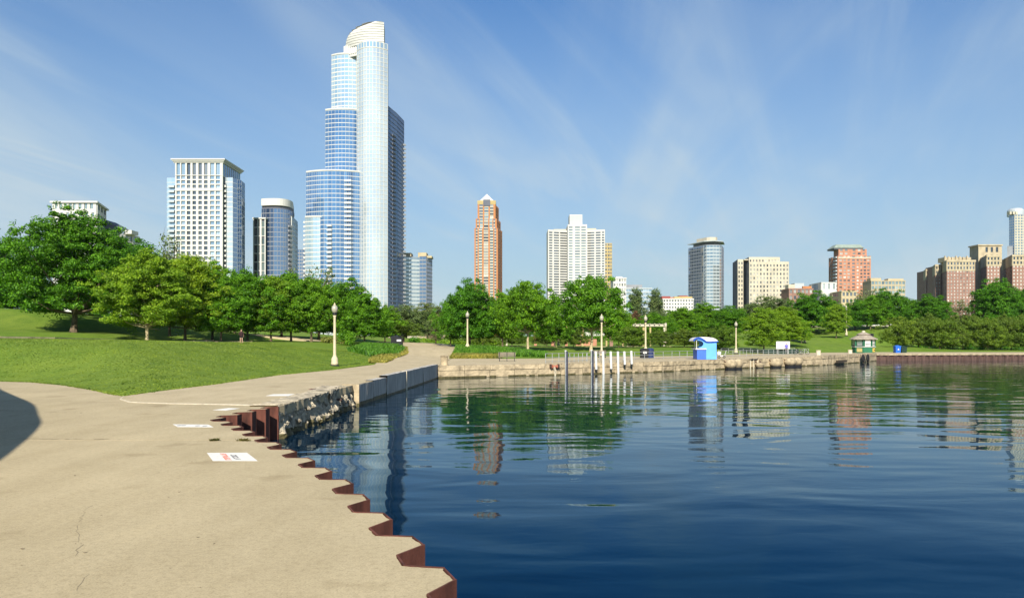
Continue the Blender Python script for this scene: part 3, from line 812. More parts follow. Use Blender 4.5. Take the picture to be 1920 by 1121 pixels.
class Building:
    def __init__(self, name, label, x, Y, group=None):
        self.root = empty(name, (PX(x, Y), Y, 0), label, 'building', group)
        self.n = 0; self.rest = {}
        self.o = Vector((PX(x, Y), Y, 0))
    def part(self, name, mb, mats, parent=None, smooth=False): return mb.build(name, mats, parent or self.root, smooth)
    def prism(self, name, pts, z0, z1, mat, parent=None):
        mb = MB(); mb.prism([tuple(p) for p in pts], z0, z1); return self.part(name, mb, MAT[mat], parent)
    def window(self, c, u, w, h, mat):
        """pane of width w, height h whose sill centre is c, running along u"""
        ang = math.atan2(u.y, u.x)
        if self.n < 290:
            o = bpy.data.objects.new('window', pane_mesh(mat)); COL.objects.link(o)
            o.parent = self.root; o.location = c - self.o
            o.rotation_euler = (random.gauss(0, .006), 0, ang + random.gauss(0, .006)); o.scale = (w, 1, h)
            self.n += 1
        else:
            mb = self.rest.setdefault(mat, MB())
            uu = Vector((u.x, u.y, 0)) * w * .5
            mb.add([c - uu, c + uu, c + uu + Vector((0, 0, h)), c - uu + Vector((0, 0, h))], [(0, 1, 2, 3)])
    def facade(self, a, b, z0, z1, rows, cols, wall, glass, pier=.35, span=.4, depth=.45, spandrel=None, skip=None, bal=None, name='wall'):
        """piers and spandrels proud of the core with a recessed window in each bay; cols: a count or a list of (u0, u1)"""
        a, b = Vector(a), Vector(b); u = (b - a); L = u.length; u.normalize(); n = Vector((u.y, -u.x))
        if isinstance(cols, int):
            w = 1.0 / cols; cols = [((i + pier / 2) * w, (i + 1 - pier / 2) * w) for i in range(cols)]
        e = [0.0] + [x for c in cols for x in c] + [1.0]
        mb = MB()
        for i in range(0, len(e), 2):
            if e[i + 1] - e[i] > 1e-4: mb.slab(a + u * L * e[i], a + u * L * e[i + 1], n, 0, depth, z0, z1)
        self.part(name, mb, MAT[wall])
        h = (z1 - z0) / rows
        mb = MB()
        for r in range(rows):
            zz = z0 + r * h
            mb.slab(a + u * .05, b - u * .05, n, 0, depth - .05, zz, zz + h * span)
        self.part('spandrel', mb, MAT[spandrel or wall])
        for r in range(rows):
            for k, (c0, c1) in enumerate(cols):
                if skip and skip(r, k): continue
                zz = z0 + r * h + h * span
                p = a + u * L * (c0 + c1) / 2 + n * .06
                g = glass[k % len(glass)] if isinstance(glass, (list, tuple)) else glass
                self.window(Vector((p.x, p.y, zz)), u, L * (c1 - c0), h * (1 - span), g)
                if bal and k in bal:
                    self.balcony(a + u * L * c0 + n * depth, a + u * L * c1 + n * depth, n, zz - .1, h)
    BAL = {}
    def balcony(self, a, b, n, z, h, out=1.3, mat='b_pale'):
        L = (b - a).length; key = (round(L, 1), round(h, 1), out, mat)
        if key not in Building.BAL:
            mb = MB(); mb.box(-L / 2, L / 2, -out, 0, -.12, .1)
            mb.box(-L / 2, L / 2, -out - .03, -out + .05, .11, h * .38); mb.box(-L / 2, -L / 2 + .06, -out + .06, 0, .11, h * .38); mb.box(L / 2 - .06, L / 2, -out + .06, 0, .11, h * .38)
            me = mb.mesh('balcony'); me.materials.append(MAT[mat]); Building.BAL[key] = me
        o = bpy.data.objects.new('balcony', Building.BAL[key]); COL.objects.link(o); o.parent = self.root
        c = (a + b) / 2; o.location = Vector((c.x, c.y, z)) - self.o; u = b - a; o.rotation_euler = (0, 0, math.atan2(u.y, u.x))
    def storeys(self, core, pts, z0, z1, fh, glass, trim, span=.22, mull=.10, per=1.6, out=.12, name='storey', tilt=.008):
        """curtain wall: one part for each storey, with single panes, mullions and a spandrel band; pts run left to right"""
        pts = [Vector(p) for p in pts]
        n = max(1, round((z1 - z0) / fh)); fh = (z1 - z0) / n
        segs = []
        for a, b in zip(pts[:-1], pts[1:]):
            L = (b - a).length; k = max(1, round(L / per)); u = (b - a).normalized(); nn = Vector((u.y, -u.x))
            for i in range(k): segs.append((a + u * L * i / k, a + u * L * (i + 1) / k, u, nn))
        for r in range(n):
            za, zb = z0 + r * fh, z0 + (r + 1) * fh; zs = za + fh * span
            mb = MB()
            for a, b, u, nn in segs:
                w = (b - a).length
                mb.slab(a, b, nn, 0.0, out, za, zs, 1)
                t0, t1 = random.gauss(0, tilt), random.gauss(0, tilt)
                o = nn * (out * .35)
                p, q = a + u * w * mull * .5 + o, b - u * w * mull * .5 + o
                mb.add([(p.x + nn.x * t0, p.y + nn.y * t0, zs), (q.x - nn.x * t0, q.y - nn.y * t0, zs), (q.x - nn.x * t0 + nn.x * t1, q.y - nn.y * t0 + nn.y * t1, zb), (p.x + nn.x * t0 + nn.x * t1, p.y + nn.y * t0 + nn.y * t1, zb)], [(0, 1, 2, 3)], 0)
                if mull > .03:
                    mb.slab(b - u * w * mull * .5, b + u * w * mull * .5 * 0, nn, 0.0, out * .85, zs + .002, zb, 1)
                    mb.slab(a, a + u * w * mull * .5, nn, 0.0, out * .85, zs + .002, zb, 1)
            mb.build(name, [MAT[glass], MAT[trim]], core)
    def done(self):
        for g, mb in self.rest.items(): tag(self.part('window', mb, MAT[g]), kind='stuff')
def arc(xl, xr, Yl, Yr, bulge, n=8):
    a, b = Vector((PX(xl, Yl), Yl)), Vector((PX(xr, Yr), Yr)); d = b - a; nn = Vector((d.y, -d.x)).normalized()
    return [a + d * (i / n) + nn * bulge * (1 - (2 * i / n - 1) ** 2) for i in range(n + 1)]
def V2(x, Y): return Vector((PX(x, Y), Y))
def back(pts, D):
    a, b = pts[0], pts[-1]
    return [p for p in pts] + [Vector((b.x * (1 + D / b.y * .9) if b.x < 0 else b.x, b.y + D)), Vector((a.x * (1 + D / a.y * .9) if a.x > 0 else a.x, a.y + D))]

# --- tallest: stepped blue glass tower with curved crown
Y = 555.0
B = Building('glass_tower', 'tallest stepped blue glass tower with white curved crown', 668, Y)
zlow = PZ(606, Y)
s1 = arc(621.5, 676, Y + 10, Y + 8, 3.0, 8)
s2 = arc(610, 676, Y + 6, Y + 6, 3.2, 10)
s3 = arc(574, 678, Y - 2, Y - 2, 6.0, 14)
s4 = arc(572, 620, Y - 5, Y - 5, 2.0, 6)
lt = arc(669, 727, Y - 3 + 4, Y - 1, 7.0, 10)
c = B.prism('tower_section', back(s1, 24), 0, PZ(96, Y), 'b_pale'); B.storeys(c, s1, PZ(203, Y), PZ(97.5, Y), 3.05, 'g_pale', 'b_white', .26, .10, 1.9)
c = B.prism('tower_section', back(s2, 24), 0, PZ(203, Y), 'b_pale'); B.storeys(c, s2, PZ(327, Y), PZ(204.5, Y), 3.05, 'g_blue', 'b_white', .15, .05, 1.9)
c = B.prism('tower_section', back(s3, 30), 0, PZ(325, Y), 'b_pale'); B.storeys(c, s3, zlow, PZ(326, Y), 3.05, 'g_blue', 'b_white', .14, .05, 1.9)
c = B.prism('tower_section', back(s4, 20), 0, PZ(410, Y), 'b_pale'); B.storeys(c, s4, zlow, PZ(411, Y), 3.05, 'g_pale', 'b_white', .22, .05, 1.9)
c = B.prism('tower_section', back(lt, 26), 0, PZ(84, Y), 'b_white'); B.storeys(c, lt, zlow - 12, PZ(97, Y), 3.05, 'g_palest', 'b_white', .12, .16, 2.3, .16)
B.storeys(c, lt, PZ(96, Y), PZ(85, Y), 4.2, 'g_pale', 'b_white', .12, .25, 2.3, .2, 'crown_storey')
# balconies on the front sections
for (xa, xb, Yb, ya, yb) in ((646, 659, Y - 9.5, 332, 545), (613, 622, Y - 9.0, 416, 545)):
    n = int((PZ(ya, Yb) - PZ(yb, Yb)) / 3.05)
    for i in range(n): B.balcony(V2(xa, Yb), V2(xb, Yb), Vector((0, -1)), PZ(ya, Yb) - 3.05 * (i + 1), 3.05, 1.2, 'b_white')
for i in range(20): B.balcony(V2(569.5, Y - 4), V2(573, Y - 4), Vector((0, -1)), PZ(412, Y) - 3.05 * (i + 1), 3.05, 1.2, 'b_white')
# side with balconies, its shade painted as navy glass and dark cladding
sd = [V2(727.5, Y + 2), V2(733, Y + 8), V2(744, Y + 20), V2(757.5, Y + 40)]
c = B.prism('tower_section', sd + [Vector((sd[-1].x - 8, sd[-1].y + 1)), Vector((sd[0].x - 10, sd[0].y + 12))], 0, PZ(197, Y), 'b_dgrey'); B.storeys(c, sd, zlow - 15, PZ(198.5, Y), 3.05, 'g_shade', 'b_dgrey', .14, .10, 2.2, .15)
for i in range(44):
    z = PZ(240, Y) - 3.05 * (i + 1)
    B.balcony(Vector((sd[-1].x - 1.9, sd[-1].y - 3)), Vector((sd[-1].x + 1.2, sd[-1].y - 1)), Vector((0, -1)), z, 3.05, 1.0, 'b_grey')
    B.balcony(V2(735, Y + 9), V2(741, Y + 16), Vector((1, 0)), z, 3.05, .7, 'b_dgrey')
# crown: white overlapping curved bands, sheer on the right
nb = 9
for i in range(nb):
    t0, t1 = i / nb, (i + 1) / nb
    ya, yb = 84 - 41 * t0, 84 - 41 * t1
    xl0 = 648 + 62 * (1 - math.sqrt(max(0, 1 - t0 ** 2.8))) ; xl1 = 648 + 62 * (1 - math.sqrt(max(0, 1 - (t1 * .98) ** 2.8)))
    if i == 0: xl0 = 648
    mb = MB()
    for (ins, za, zb) in ((0.0, PZ(ya, Y), PZ(yb, Y) - .3), (0.22, PZ(yb, Y) - .3, PZ(yb, Y))):
        lo = arc(xl0 + ins * 2, 720 - ins, Y + 9 - 8 * t0 + ins, Y - 1 + ins, 4.5 * (1 - t0 * .4), 14); hi = arc(xl1 + ins * 2, 720 - ins, Y + 9 - 8 * t1 + ins, Y - 1 + ins, 4.5 * (1 - t1 * .4), 14)
        nL = len(lo)
        bl = [Vector((lo[-1].x * 1.02, Y + 14)), Vector((lo[0].x, Y + 14))]; bh = [Vector((hi[-1].x * 1.02, Y + 14)), Vector((hi[0].x, Y + 14))]
        L0, H0 = lo + bl, hi + bh; m = len(L0)
        mb.add([(p.x, p.y, za) for p in L0] + [(p.x, p.y, zb) for p in H0], [(k, (k + 1) % m, m + (k + 1) % m, m + k) for k in range(m)] + [tuple(range(m, 2 * m))])
    B.part('crown_band', mb, MAT['b_white'])
for xa, xb, yt, p in ((643.5, 672, 80, s1), ):
    mb = MB(); q = arc(646, 721, Y + 9, Y - .8, 3.2, 14); mb.prism([tuple(v) for v in back(q, 16)], PZ(102, Y), PZ(82.5, Y)); B.part('crown_drum', mb, MAT['b_white'])
    for i in range(7):
        v = arc(646, 721, Y + 9, Y - .8, 3.2, 18)[i]; mb = MB(); mb.box(v.x - .5, v.x + .5, v.y - .5, v.y + .3, PZ(97, Y), PZ(78.5, Y)); B.part('crown_fin', mb, MAT['b_white'])
for q, yy in ((s1, 96), (s2, 203), (s3, 325), (s4, 410)):
    mb = MB(); mb.prism([tuple(v) for v in back([p + Vector((0, -.35)) for p in q], 10)], PZ(yy, Y) + .01, PZ(yy, Y) + 1.0); B.part('parapet', mb, MAT['b_white'])
B.done()

# --- white framed tower with cornice, left of the tallest
Y = 480.0
B = Building('residential_tower', 'white gridded residential tower with flared cornice and blue glass sides', 385, Y)
fl = 3.0; zt, zl, zw = PZ(306, Y), PZ(575, Y), PZ(331, Y)
B.prism('core', [V2(329.5, Y), V2(417.5, Y), Vector((PX(417.5, Y), Y + 30)), Vector((PX(329.5, Y), Y + 30))], 0, zt, 'b_dgrey')
a, b = V2(329.5, Y), V2(417.5, Y)
cols = [(.03, .105), (.13, .215), (.25, .325), (.37, .445), (.495, .57), (.615, .69), (.745, .835), (.865, .955)]
zmid = PZ(357, Y)
MAT['w_sky'] = GLASS('sky_blue_windows', (0.16, 0.26, 0.36), (0.30, 0.38, 0.45), .38)
gl = ['w_sky', 'w_sky', 'w_dark', 'w_dark', 'w_dark', 'w_dark', 'w_sky', 'w_sky']
B.facade(a, b, zl, zmid - .5, 23, cols, 'b_white', gl, span=.30, depth=.9)
B.facade(a, b, zmid + .5, PZ(330.5, Y), 3, cols, 'b_white', gl, span=.26, depth=.9)
B.facade(a, b, PZ(330, Y), zt, 1, cols, 'b_white', gl, span=.06, depth=.9)
mb = MB(); mb.slab(a, b, (0, -1), 0, 1.1, zmid - .5, zmid + .5); B.part('string_course', mb, MAT['b_white'])
mb = MB()
for i, (o, z0, z1) in enumerate(((.9, 0, .8), (1.5, .8, 1.5), (2.1, 1.5, 2.3))):
    mb.box(PX(329.5, Y) - o, PX(417.5, Y) + o, Y - .3 - o, Y + 30 + o, zt + z0, zt + z1)
B.part('cornice', mb, MAT['b_white'])
# attic storey on the right flank above the wings
sa = [V2(417.5, Y) + Vector((.05, 0)), Vector((PX(417.5, Y) + .05, Y + 30))]
B.storeys(B.prism('side_wall', [sa[0], sa[0] + Vector((.02, 0)), sa[1] + Vector((.02, 0)), sa[1]], zw, zt, 'b_white'), [p + Vector((.05, 0)) for p in sa], zw, zt - .2, 7.0, 'g_blue', 'b_white', .06, .2, 4.0, .3)
wl = [V2(313, Y + 4), V2(329, Y + 4)]
c = B.prism('wing', back(wl, 18), 0, zw, 'b_pale'); B.storeys(c, wl, zl, zw - .1, fl, 'g_pale', 'b_pale', .16, .04, 2.4)
wr = [V2(418.5, Y + 3), V2(436.5, Y + 3)]
c = B.prism('wing', back(wr, 4), 0, zw, 'b_pale'); B.storeys(c, wr, zl, zw - .1, fl, 'g_palest', 'b_white', .22, .04, 2.8)
for i in range(24):
    z = zw - fl * (i + 2)
    B.balcony(V2(317.5, Y + 4), V2(328.6, Y + 4), Vector((0, -1)), z, fl, 1.6, 'b_pale')
    B.balcony(V2(419, Y + 3), V2(425, Y + 3), Vector((0, -1)), z, fl, 1.4, 'b_white')
    mb_w = Vector((PX(421.7, Y + 2.9), Y + 2.7, z + .2)); B.window(mb_w, Vector((1, 0)), 1.8, 1.9, 'w_dark')
rs = [V2(436.5, Y + 3.1), V2(445, Y + 6), V2(453, Y + 11), V2(459, Y + 20)]
c = B.prism('wing', rs + [Vector((rs[0].x, rs[-1].y))], 0, zw - .3, 'b_dgrey'); B.storeys(c, rs, zl, zw - .4, fl, 'g_slate', 'b_pale', .10, .05, 2.4, .1)
mb = MB(); mb.slab(V2(417.5, Y) + Vector((.03, 0)), V2(418.6, Y), (0, -1), 0, 1.0, 0, zt); B.part('corner_pier', mb, MAT['b_white'])
B.done()

# --- curved tower with white crown ring
Y = 525.0
B = Building('curved_tower', 'slate blue curved glass tower with white ring crown between the two tall towers', 520, Y)
cy = arc(490.5, 550, Y - 2, Y + 12, 9, 12); zl = PZ(570, Y)
c = B.prism('tower_section', back(cy, 20), 0, PZ(392, Y), 'b_dgrey'); B.storeys(c, cy, zl, PZ(393, Y), 3.1, 'g_slate', 'b_grey', .14, .10, 2.2)
mb = MB(); mb.prism([tuple(v) for v in back([p + Vector((0, -.6)) for p in cy], 22)], PZ(387, Y), PZ(374, Y)); B.part('crown_ring', mb, MAT['b_white'])
mb = MB(); mb.prism([tuple(v) for v in back([p + Vector((0, .8)) for p in cy], 19)], PZ(392, Y), PZ(387, Y)); B.part('crown_recess', mb, MAT['b_dgrey'])
lw2 = [V2(475, Y - 6), V2(498.5, Y - 6)]
c = B.prism('wing', back(lw2, 18), 0, PZ(412, Y), 'b_dgrey')
B.facade(lw2[0], lw2[1], PZ(558, Y), PZ(413.5, Y), 9, [(.06, .36), (.42, .54), (.68, .92)], 'b_white', ['w_dark', 'w_dark', 'w_green'], span=.07, depth=.7)
mb = MB(); mb.box(lw2[0].x - .3, lw2[1].x + .3, Y - 7.2, Y + 8, PZ(413.5, Y), PZ(411, Y)); B.part('parapet', mb, MAT['b_white'])
for i in range(40): 
    z = PZ(425, Y) - 3.1 * i
    if z > zl: B.balcony(V2(540, Y + 1), V2(546.5, Y + 4.2), Vector((0, -1)), z, 3.1, 1.0, 'b_grey')
rw2 = [V2(547.5, Y + 6), V2(558, Y + 30)]
c = B.prism('wing', rw2 + [Vector((rw2[1].x - 7, rw2[1].y + 2)), Vector((rw2[0].x - 7, rw2[0].y + 8))], 0, PZ(403, Y), 'b_grey'); B.storeys(c, rw2, zl, PZ(404, Y), 3.1, 'g_grey', 'b_pale', .3, .06, 2.4)
mb = MB(); mb.slab(V2(546.3, Y + 5), V2(547.8, Y + 5.2), (0, -1), 0, .8, 0, PZ(404, Y)); B.part('corner_pier', mb, MAT['b_white'])
mb = MB(); mb.box(PX(488, Y), PX(492, Y), Y + 2, Y + 8, PZ(412, Y), PZ(400, Y)); B.part('stair_head', mb, MAT['b_white'])
B.done()
Y = 760.0
B = Building('slim_tower', 'small dark slab tower squeezed just left of the tallest tower', 564, Y)
q = [V2(557, Y), V2(571, Y)]; c = B.prism('tower_section', back(q, 18), 0, PZ(468, Y), 'b_dgrey'); B.storeys(c, q, PZ(570, Y), PZ(469, Y), 3.2, 'g_slate', 'b_grey', .3, .2, 2.2)
B.done()

# --- pale building half hidden behind the big tree at the left
Y = 420.0
B = Building('white_building', 'white flat topped building rising behind the big tree at left', 150, Y)
a, b = V2(99, Y), V2(181, Y); zt = PZ(381, Y)
B.prism('core', [a, b, V2(198, Y + 24), Vector((a.x, Y + 24))], 0, zt, 'b_white')
B.facade(a, b, PZ(399, Y), zt - .3, 1, [(.06, .11), (.16, .22), (.27, .33), (.385, .445), (.475, .535), (.6, .67), (.73, .80), (.86, .935)], 'b_white', 'w_green', span=.42, depth=.5)
B.facade(a, b, PZ(520, Y), PZ(399, Y), 9, 7, 'b_white', 'w_green', pier=.55, span=.45, depth=.5)
s_a, s_b = Vector((b.x, Y)), Vector((PX(198, Y + 24), Y + 24))
B.facade(s_a, s_b, PZ(399, Y), zt - .3, 1, 3, 'b_white', 'w_dark', pier=.4, span=.42, depth=.4)
B.facade(s_a, s_b, PZ(470, Y), PZ(399, Y), 4, 3, 'b_white', 'w_dark', pier=.4, span=.3, depth=.4)
mb = MB(); mb.prism([(a.x - .8, Y - 1.4), (b.x + 1.2, Y - 1.4), (PX(198, Y + 24) + 1.4, Y + 25), (a.x - .8, Y + 25)], zt, zt + .9); B.part('cornice', mb, MAT['b_white'])
w = [V2(194, Y + 20), V2(226, Y + 20)]; w2 = [V2(226, Y + 20), V2(262, Y + 34)]
mb = MB()
z0, z1 = PZ(413, Y), PZ(400, Y)
mb.add([(w[0].x, w[0].y, z1), (w[1].x, w[1].y, PZ(418, Y)), (w[1].x, w[1].y + 14, PZ(418, Y)), (w[0].x, w[0].y + 14, z1), (w[0].x, w[0].y - 1, PZ(430, Y)), (w[1].x, w[1].y - 1, PZ(430, Y))], [(0, 3, 2, 1), (4, 5, 1, 0)]); B.part('mansard_roof', mb, MAT['b_dgrey'])
B.prism('wing', back(w, 14), 0, PZ(416, Y), 'b_white')
B.prism('wing', back(w2, 14), 0, PZ(428, Y), 'b_white')
B.facade(w[0], w[1], PZ(470, Y), PZ(420, Y), 3, 4, 'b_white', 'w_dark', depth=.4); B.facade(w2[0], w2[1], PZ(480, Y), PZ(431, Y), 3, 5, 'b_white', 'w_dark', depth=.4)
mb = MB(); mb.box(PX(236, Y + 24), PX(250, Y + 24), Y + 22, Y + 30, PZ(428, Y), PZ(420.5, Y)); B.part('roof_block', mb, MAT['b_white'])
B.done()

# --- grey slab right of the tallest
Y = 612.0
B = Building('grey_tower', 'grey balconied tower with tan roof blocks, right of the tallest tower', 785, Y)
a, m_, b2, b = V2(755, Y), V2(786.5, Y + 4), V2(799, Y + 4), V2(810, Y + 16)
zl = PZ(605, Y)
c = B.prism('tower_section', [a, m_, Vector((m_.x, Y + 26)), Vector((a.x, Y + 26))], 0, PZ(481, Y), 'b_grey'); B.storeys(c, [a, m_], zl, PZ(482, Y), 3.0, 'g_grey', 'b_pale', .38, .05, 2.4, .3)
c = B.prism('tower_section', [m_, b2, b, Vector((b.x - 2, Y + 30)), Vector((m_.x, Y + 26))], 0, PZ(479.5, Y), 'b_dgrey'); B.storeys(c, [m_ + Vector((.05, 0)), b2, b], zl, PZ(480.5, Y), 3.0, 'g_slate', 'b_grey', .28, .08, 2.4, .3)
for xa, xb, yt in ((754, 769, 472.5), (782, 798, 472), (797, 808, 478)):
    mb = MB(); mb.box(PX(xa, Y), PX(xb, Y), Y + 6, Y + 18, PZ(482, Y), PZ(yt, Y)); B.part('roof_block', mb, MAT['b_tan'])
B.done()

# --- orange brick tower with pyramid
Y = 800.0
B = Building('brick_tower', 'slender orange brick tower with white pyramid top', 915, Y)
def tier(xl, xr, xs, y0, y1, rows, cols, Yo):
    a, b = V2(xl, Y + Yo), V2(xr, Y + Yo); s = V2(xs, Y + Yo + 22)
    B.prism('core', [a, b, s, Vector((a.x, s.y))], 0, PZ(y1, Y), 'b_orange')
    B.facade(a, b, PZ(y0, Y), PZ(y1, Y), rows, cols, 'b_orange', gl5[:len(cols)], span=.34, depth=.55, spandrel='b_cream')
    B.facade(b, s, PZ(y0, Y), PZ(y1, Y), rows, [(.2, .45), (.6, .85)], 'b_orange', 'w_dark', span=.45, depth=.4)
    return a, b
gl5 = ['w_dark', 'w_green', 'w_light', 'w_green', 'w_dark']
tier(889.5, 933, 941, 600, 428, 32, [(.06, .14), (.19, .33), (.40, .60), (.67, .81), (.86, .94)], 0)
tier(892, 931, 938, 428, 410, 3, [(.07, .15), (.20, .34), (.40, .60), (.66, .80), (.85, .93)], 1)
tier(895.5, 928.5, 934.5, 410, 383, 5, [(.10, .30), (.38, .62), (.70, .90)], 2)
mb = MB(); mb.box(PX(895, Y), PX(929.5, Y), Y + 1.6, Y + 22, PZ(383, Y), PZ(375.5, Y)); B.part('cream_band', mb, MAT['b_yellow'])
mb = MB(); mb.box(PX(906, Y), PX(919, Y), Y + .9, Y + 1.5, PZ(386, Y), PZ(374, Y)); B.part('arched_dormer', mb, MAT['b_dgrey'])
mb = MB(); x0, x1, xm = PX(899.5, Y), PX(925.5, Y), PX(912.3, Y)
mb.add([(x0, Y + 3, PZ(375.4, Y)), (x1, Y + 3, PZ(375.4, Y)), (x1, Y + 17, PZ(375.4, Y)), (x0, Y + 17, PZ(375.4, Y)), (xm, Y + 10, PZ(360.5, Y))], [(0, 1, 4), (1, 2, 4), (2, 3, 4), (3, 0, 4)]); B.part('pyramid_roof', mb, MAT['b_white'])
for i in range(30):
    z = PZ(600, Y) + (PZ(428, Y) - PZ(600, Y)) / 32 * (i + 2) + .4
    for u0, u1 in ((.19, .33), (.67, .81)):
        a, b = V2(889.5 + 43.5 * u0, Y - .55), V2(889.5 + 43.5 * u1, Y - .55); B.balcony(a, b, Vector((0, -1)), z, 2.9, .9, 'b_cream')
B.done()

# --- white grid tower
Y = 700.0
B = Building('white_tower', 'broad white tower of striped windows with a plain white rooftop box', 1081, Y)
zl = PZ(580, Y)
def wing(xl, xr, Yl, Yr, yt, rows, cols, glass, span=.45, wall='b_white'):
    a, b = V2(xl, Y + Yl), V2(xr, Y + Yr)
    B.prism('core', [a, b, Vector((b.x, Y + 30)), Vector((a.x, Y + 30))], 0, PZ(yt, Y), 'b_white')
    B.facade(a, b, zl, PZ(yt, Y) - 1.6, rows, cols, wall, glass, span=span, depth=.8)
    mb = MB(); mb.slab(a, b, Vector(((b - a).y, -(b - a).x)).normalized(), .0, .82, PZ(yt, Y) - 1.6, PZ(yt, Y) + .3); B.part('parapet', mb, MAT['b_white'])
wing(1027, 1064.5, 6, 12, 429.5, 30, [(.05, .22), (.29, .55), (.60, .97)], 'w_dark')
wing(1064.5, 1100.5, 0, 0, 422, 31, [(.05, .25), (.37, .63), (.70, .94)], 'w_green', .5)
wing(1100.5, 1134.5, 10, 6, 429.5, 30, [(.03, .42), (.49, .76), (.83, .96)], 'w_dark')
mb = MB(); mb.box(PX(1069, Y), PX(1093, Y), Y + 6, Y + 22, PZ(422, Y), PZ(400.5, Y)); B.part('rooftop_box', mb, MAT['b_white'])
mb = MB()
for i in range(9): mb.box(PX(1069.6, Y), PX(1092.4, Y), Y + 5.85, Y + 5.99, PZ(420 - 2.1 * i, Y), PZ(418.6 - 2.1 * i, Y))
B.part('rooftop_louvre', mb, MAT['b_pale'])
mb = MB(); mb.box(PX(1040, Y), PX(1064, Y), Y + 16, Y + 26, PZ(430, Y), PZ(425, Y)); B.part('roof_block', mb, MAT['b_cream'])
mb = MB(); mb.box(PX(1101, Y), PX(1121, Y), Y + 14, Y + 26, PZ(430, Y), PZ(424, Y)); B.part('roof_block', mb, MAT['b_cream'])
B.done()
Y = 780.0
B = Building('yellow_tower', 'narrow yellow stone tower peeking out right of the white grid tower', 1140, Y)
a, b = V2(1122, Y), V2(1147.5, Y)
B.prism('core', back([a, b], 16), 0, PZ(456, Y), 'b_yellow'); B.facade(a, b, PZ(590, Y), PZ(457.5, Y), 20, [(.50, .62), (.70, .82), (.88, .96)], 'b_yellow', 'w_dark', span=.5, depth=.4)
B.done()

def simple(name, label, Y, xl, xr, yt, yb, rows, cols, wall, glass, D=18, pier=.4, span=.45, side=None, extra=()):
    B = Building(name, label, (xl + xr) / 2, Y)
    a, b = V2(xl, Y), V2(xr, Y)
    pts = [a, b, Vector((b.x, Y + D)), Vector((a.x, Y + D))]
    if side: pts = [a, b, Vector((b.x, Y + D)), V2(side, Y + D)]
    B.prism('core', pts, 0, PZ(yt, Y), wall)
    B.facade(a, b, PZ(yb, Y), PZ(yt, Y) - .8, rows, cols, wall, glass, pier=pier, span=span, depth=.4)
    if side: B.facade(V2(side, Y + D), a, PZ(yb, Y), PZ(yt, Y) - .8, rows, max(1, cols // 3) if isinstance(cols, int) else 2, wall, 'w_dark', pier=.5, span=span, depth=.3)
    mb = MB(); mb.box(a.x - .3, b.x + .3, Y - .6, Y + D * .8, PZ(yt, Y) - .78, PZ(yt, Y) + .15); B.part('parapet', mb, MAT[wall])
    for (xa, xb, ya, y2, m, d) in extra:
        mb = MB(); mb.box(PX(xa, Y), PX(xb, Y), Y + d, Y + d + 8, PZ(ya, Y), PZ(y2, Y)); B.part('roof_block', mb, MAT[m])
    B.done(); return B
simple('low_white_building', 'low white block right of the narrow yellow tower', 600, 1150, 1174, 521, 575, 6, 5, 'b_white', 'w_light', extra=((1156, 1168, 522, 518, 'b_white', 3),))
simple('low_glass_building', 'low blue glass office with flat roof behind two slim trees', 620, 1172, 1222, 540, 590, 7, 9, 'b_pale', 'w_sky', pier=.12, span=.3, extra=((1172, 1205, 541, 533.5, 'b_grey', 2),))
simple('low_apartment_block', 'low white apartment block with maroon and ochre roof boxes', 560, 1243, 1300, 560, 600, 6, 11, 'b_white', 'w_dark', pier=.5, span=.5, extra=((1242, 1258, 561, 555, 'b_maroon', 2), (1259, 1274, 561, 556.5, 'b_red', 4), (1266, 1300, 561, 555.5, 'b_yellow', 3), (1276, 1292, 556, 553.5, 'b_maroon', 4)))

# --- grey glass tower with rounded corner
Y = 720.0
B = Building('grey_glass_tower', 'grey green glass tower with flat roof canopy and cream penthouse', 1325, Y)
q = [V2(1291, Y + 26), V2(1319, Y + 3)] ; r_ = [V2(1319, Y + 3), V2(1325, Y), V2(1337, Y - 1.2), V2(1349, Y), V2(1352.5, Y + 3)]; s = [V2(1352.5, Y + 3), V2(1357, Y + 22)]
zl = PZ(600, Y)
c = B.prism('tower_section', q + r_[1:] + s[1:] + [Vector((s[-1].x - 4, Y + 34)), Vector((q[0].x + 2, Y + 36))], 0, PZ(459, Y), 'b_grey')
B.storeys(c, q, zl, PZ(460, Y), 3.1, 'g_slate', 'b_grey', .22, .12, 2.6); B.storeys(c, r_, zl, PZ(460, Y), 3.1, 'g_grey', 'b_pale', .34, .10, 3.2); B.storeys(c, s, zl, PZ(460, Y), 3.1, 'g_slate', 'b_grey', .25, .2, 2.6)
for i in range(24): B.window(Vector((PX(1322.5, Y - .5), Y - .35 + 1.2, PZ(464, Y) - 3.1 * i)), Vector((1, -.3)), 1.6, 2.0, 'w_dark')
mb = MB(); mb.prism([tuple(v) for v in (q[0] + Vector((-1, 0)), q[1] + Vector((0, -2)), r_[2] + Vector((0, -2.5)), r_[-1] + Vector((1.5, -1)), s[-1] + Vector((1.5, 2)))], PZ(453, Y), PZ(451.5, Y)); B.part('roof_canopy', mb, MAT['b_pale'])
mb = MB(); mb.prism([tuple(v) for v in (V2(1300, Y + 22), V2(1321, Y + 7), V2(1340, Y + 4), V2(1350, Y + 8), V2(1350, Y + 24))], PZ(459, Y), PZ(453, Y)); B.part('roof_storey', mb, MAT['b_grey'])
mb = MB(); mb.prism([tuple(v) for v in (V2(1306, Y + 22), V2(1325, Y + 8), V2(1332, Y + 6), V2(1342, Y + 6), V2(1345, Y + 9), V2(1345, Y + 24))], PZ(451.5, Y), PZ(443, Y)); B.part('penthouse', mb, MAT['b_cream'])
B.done()

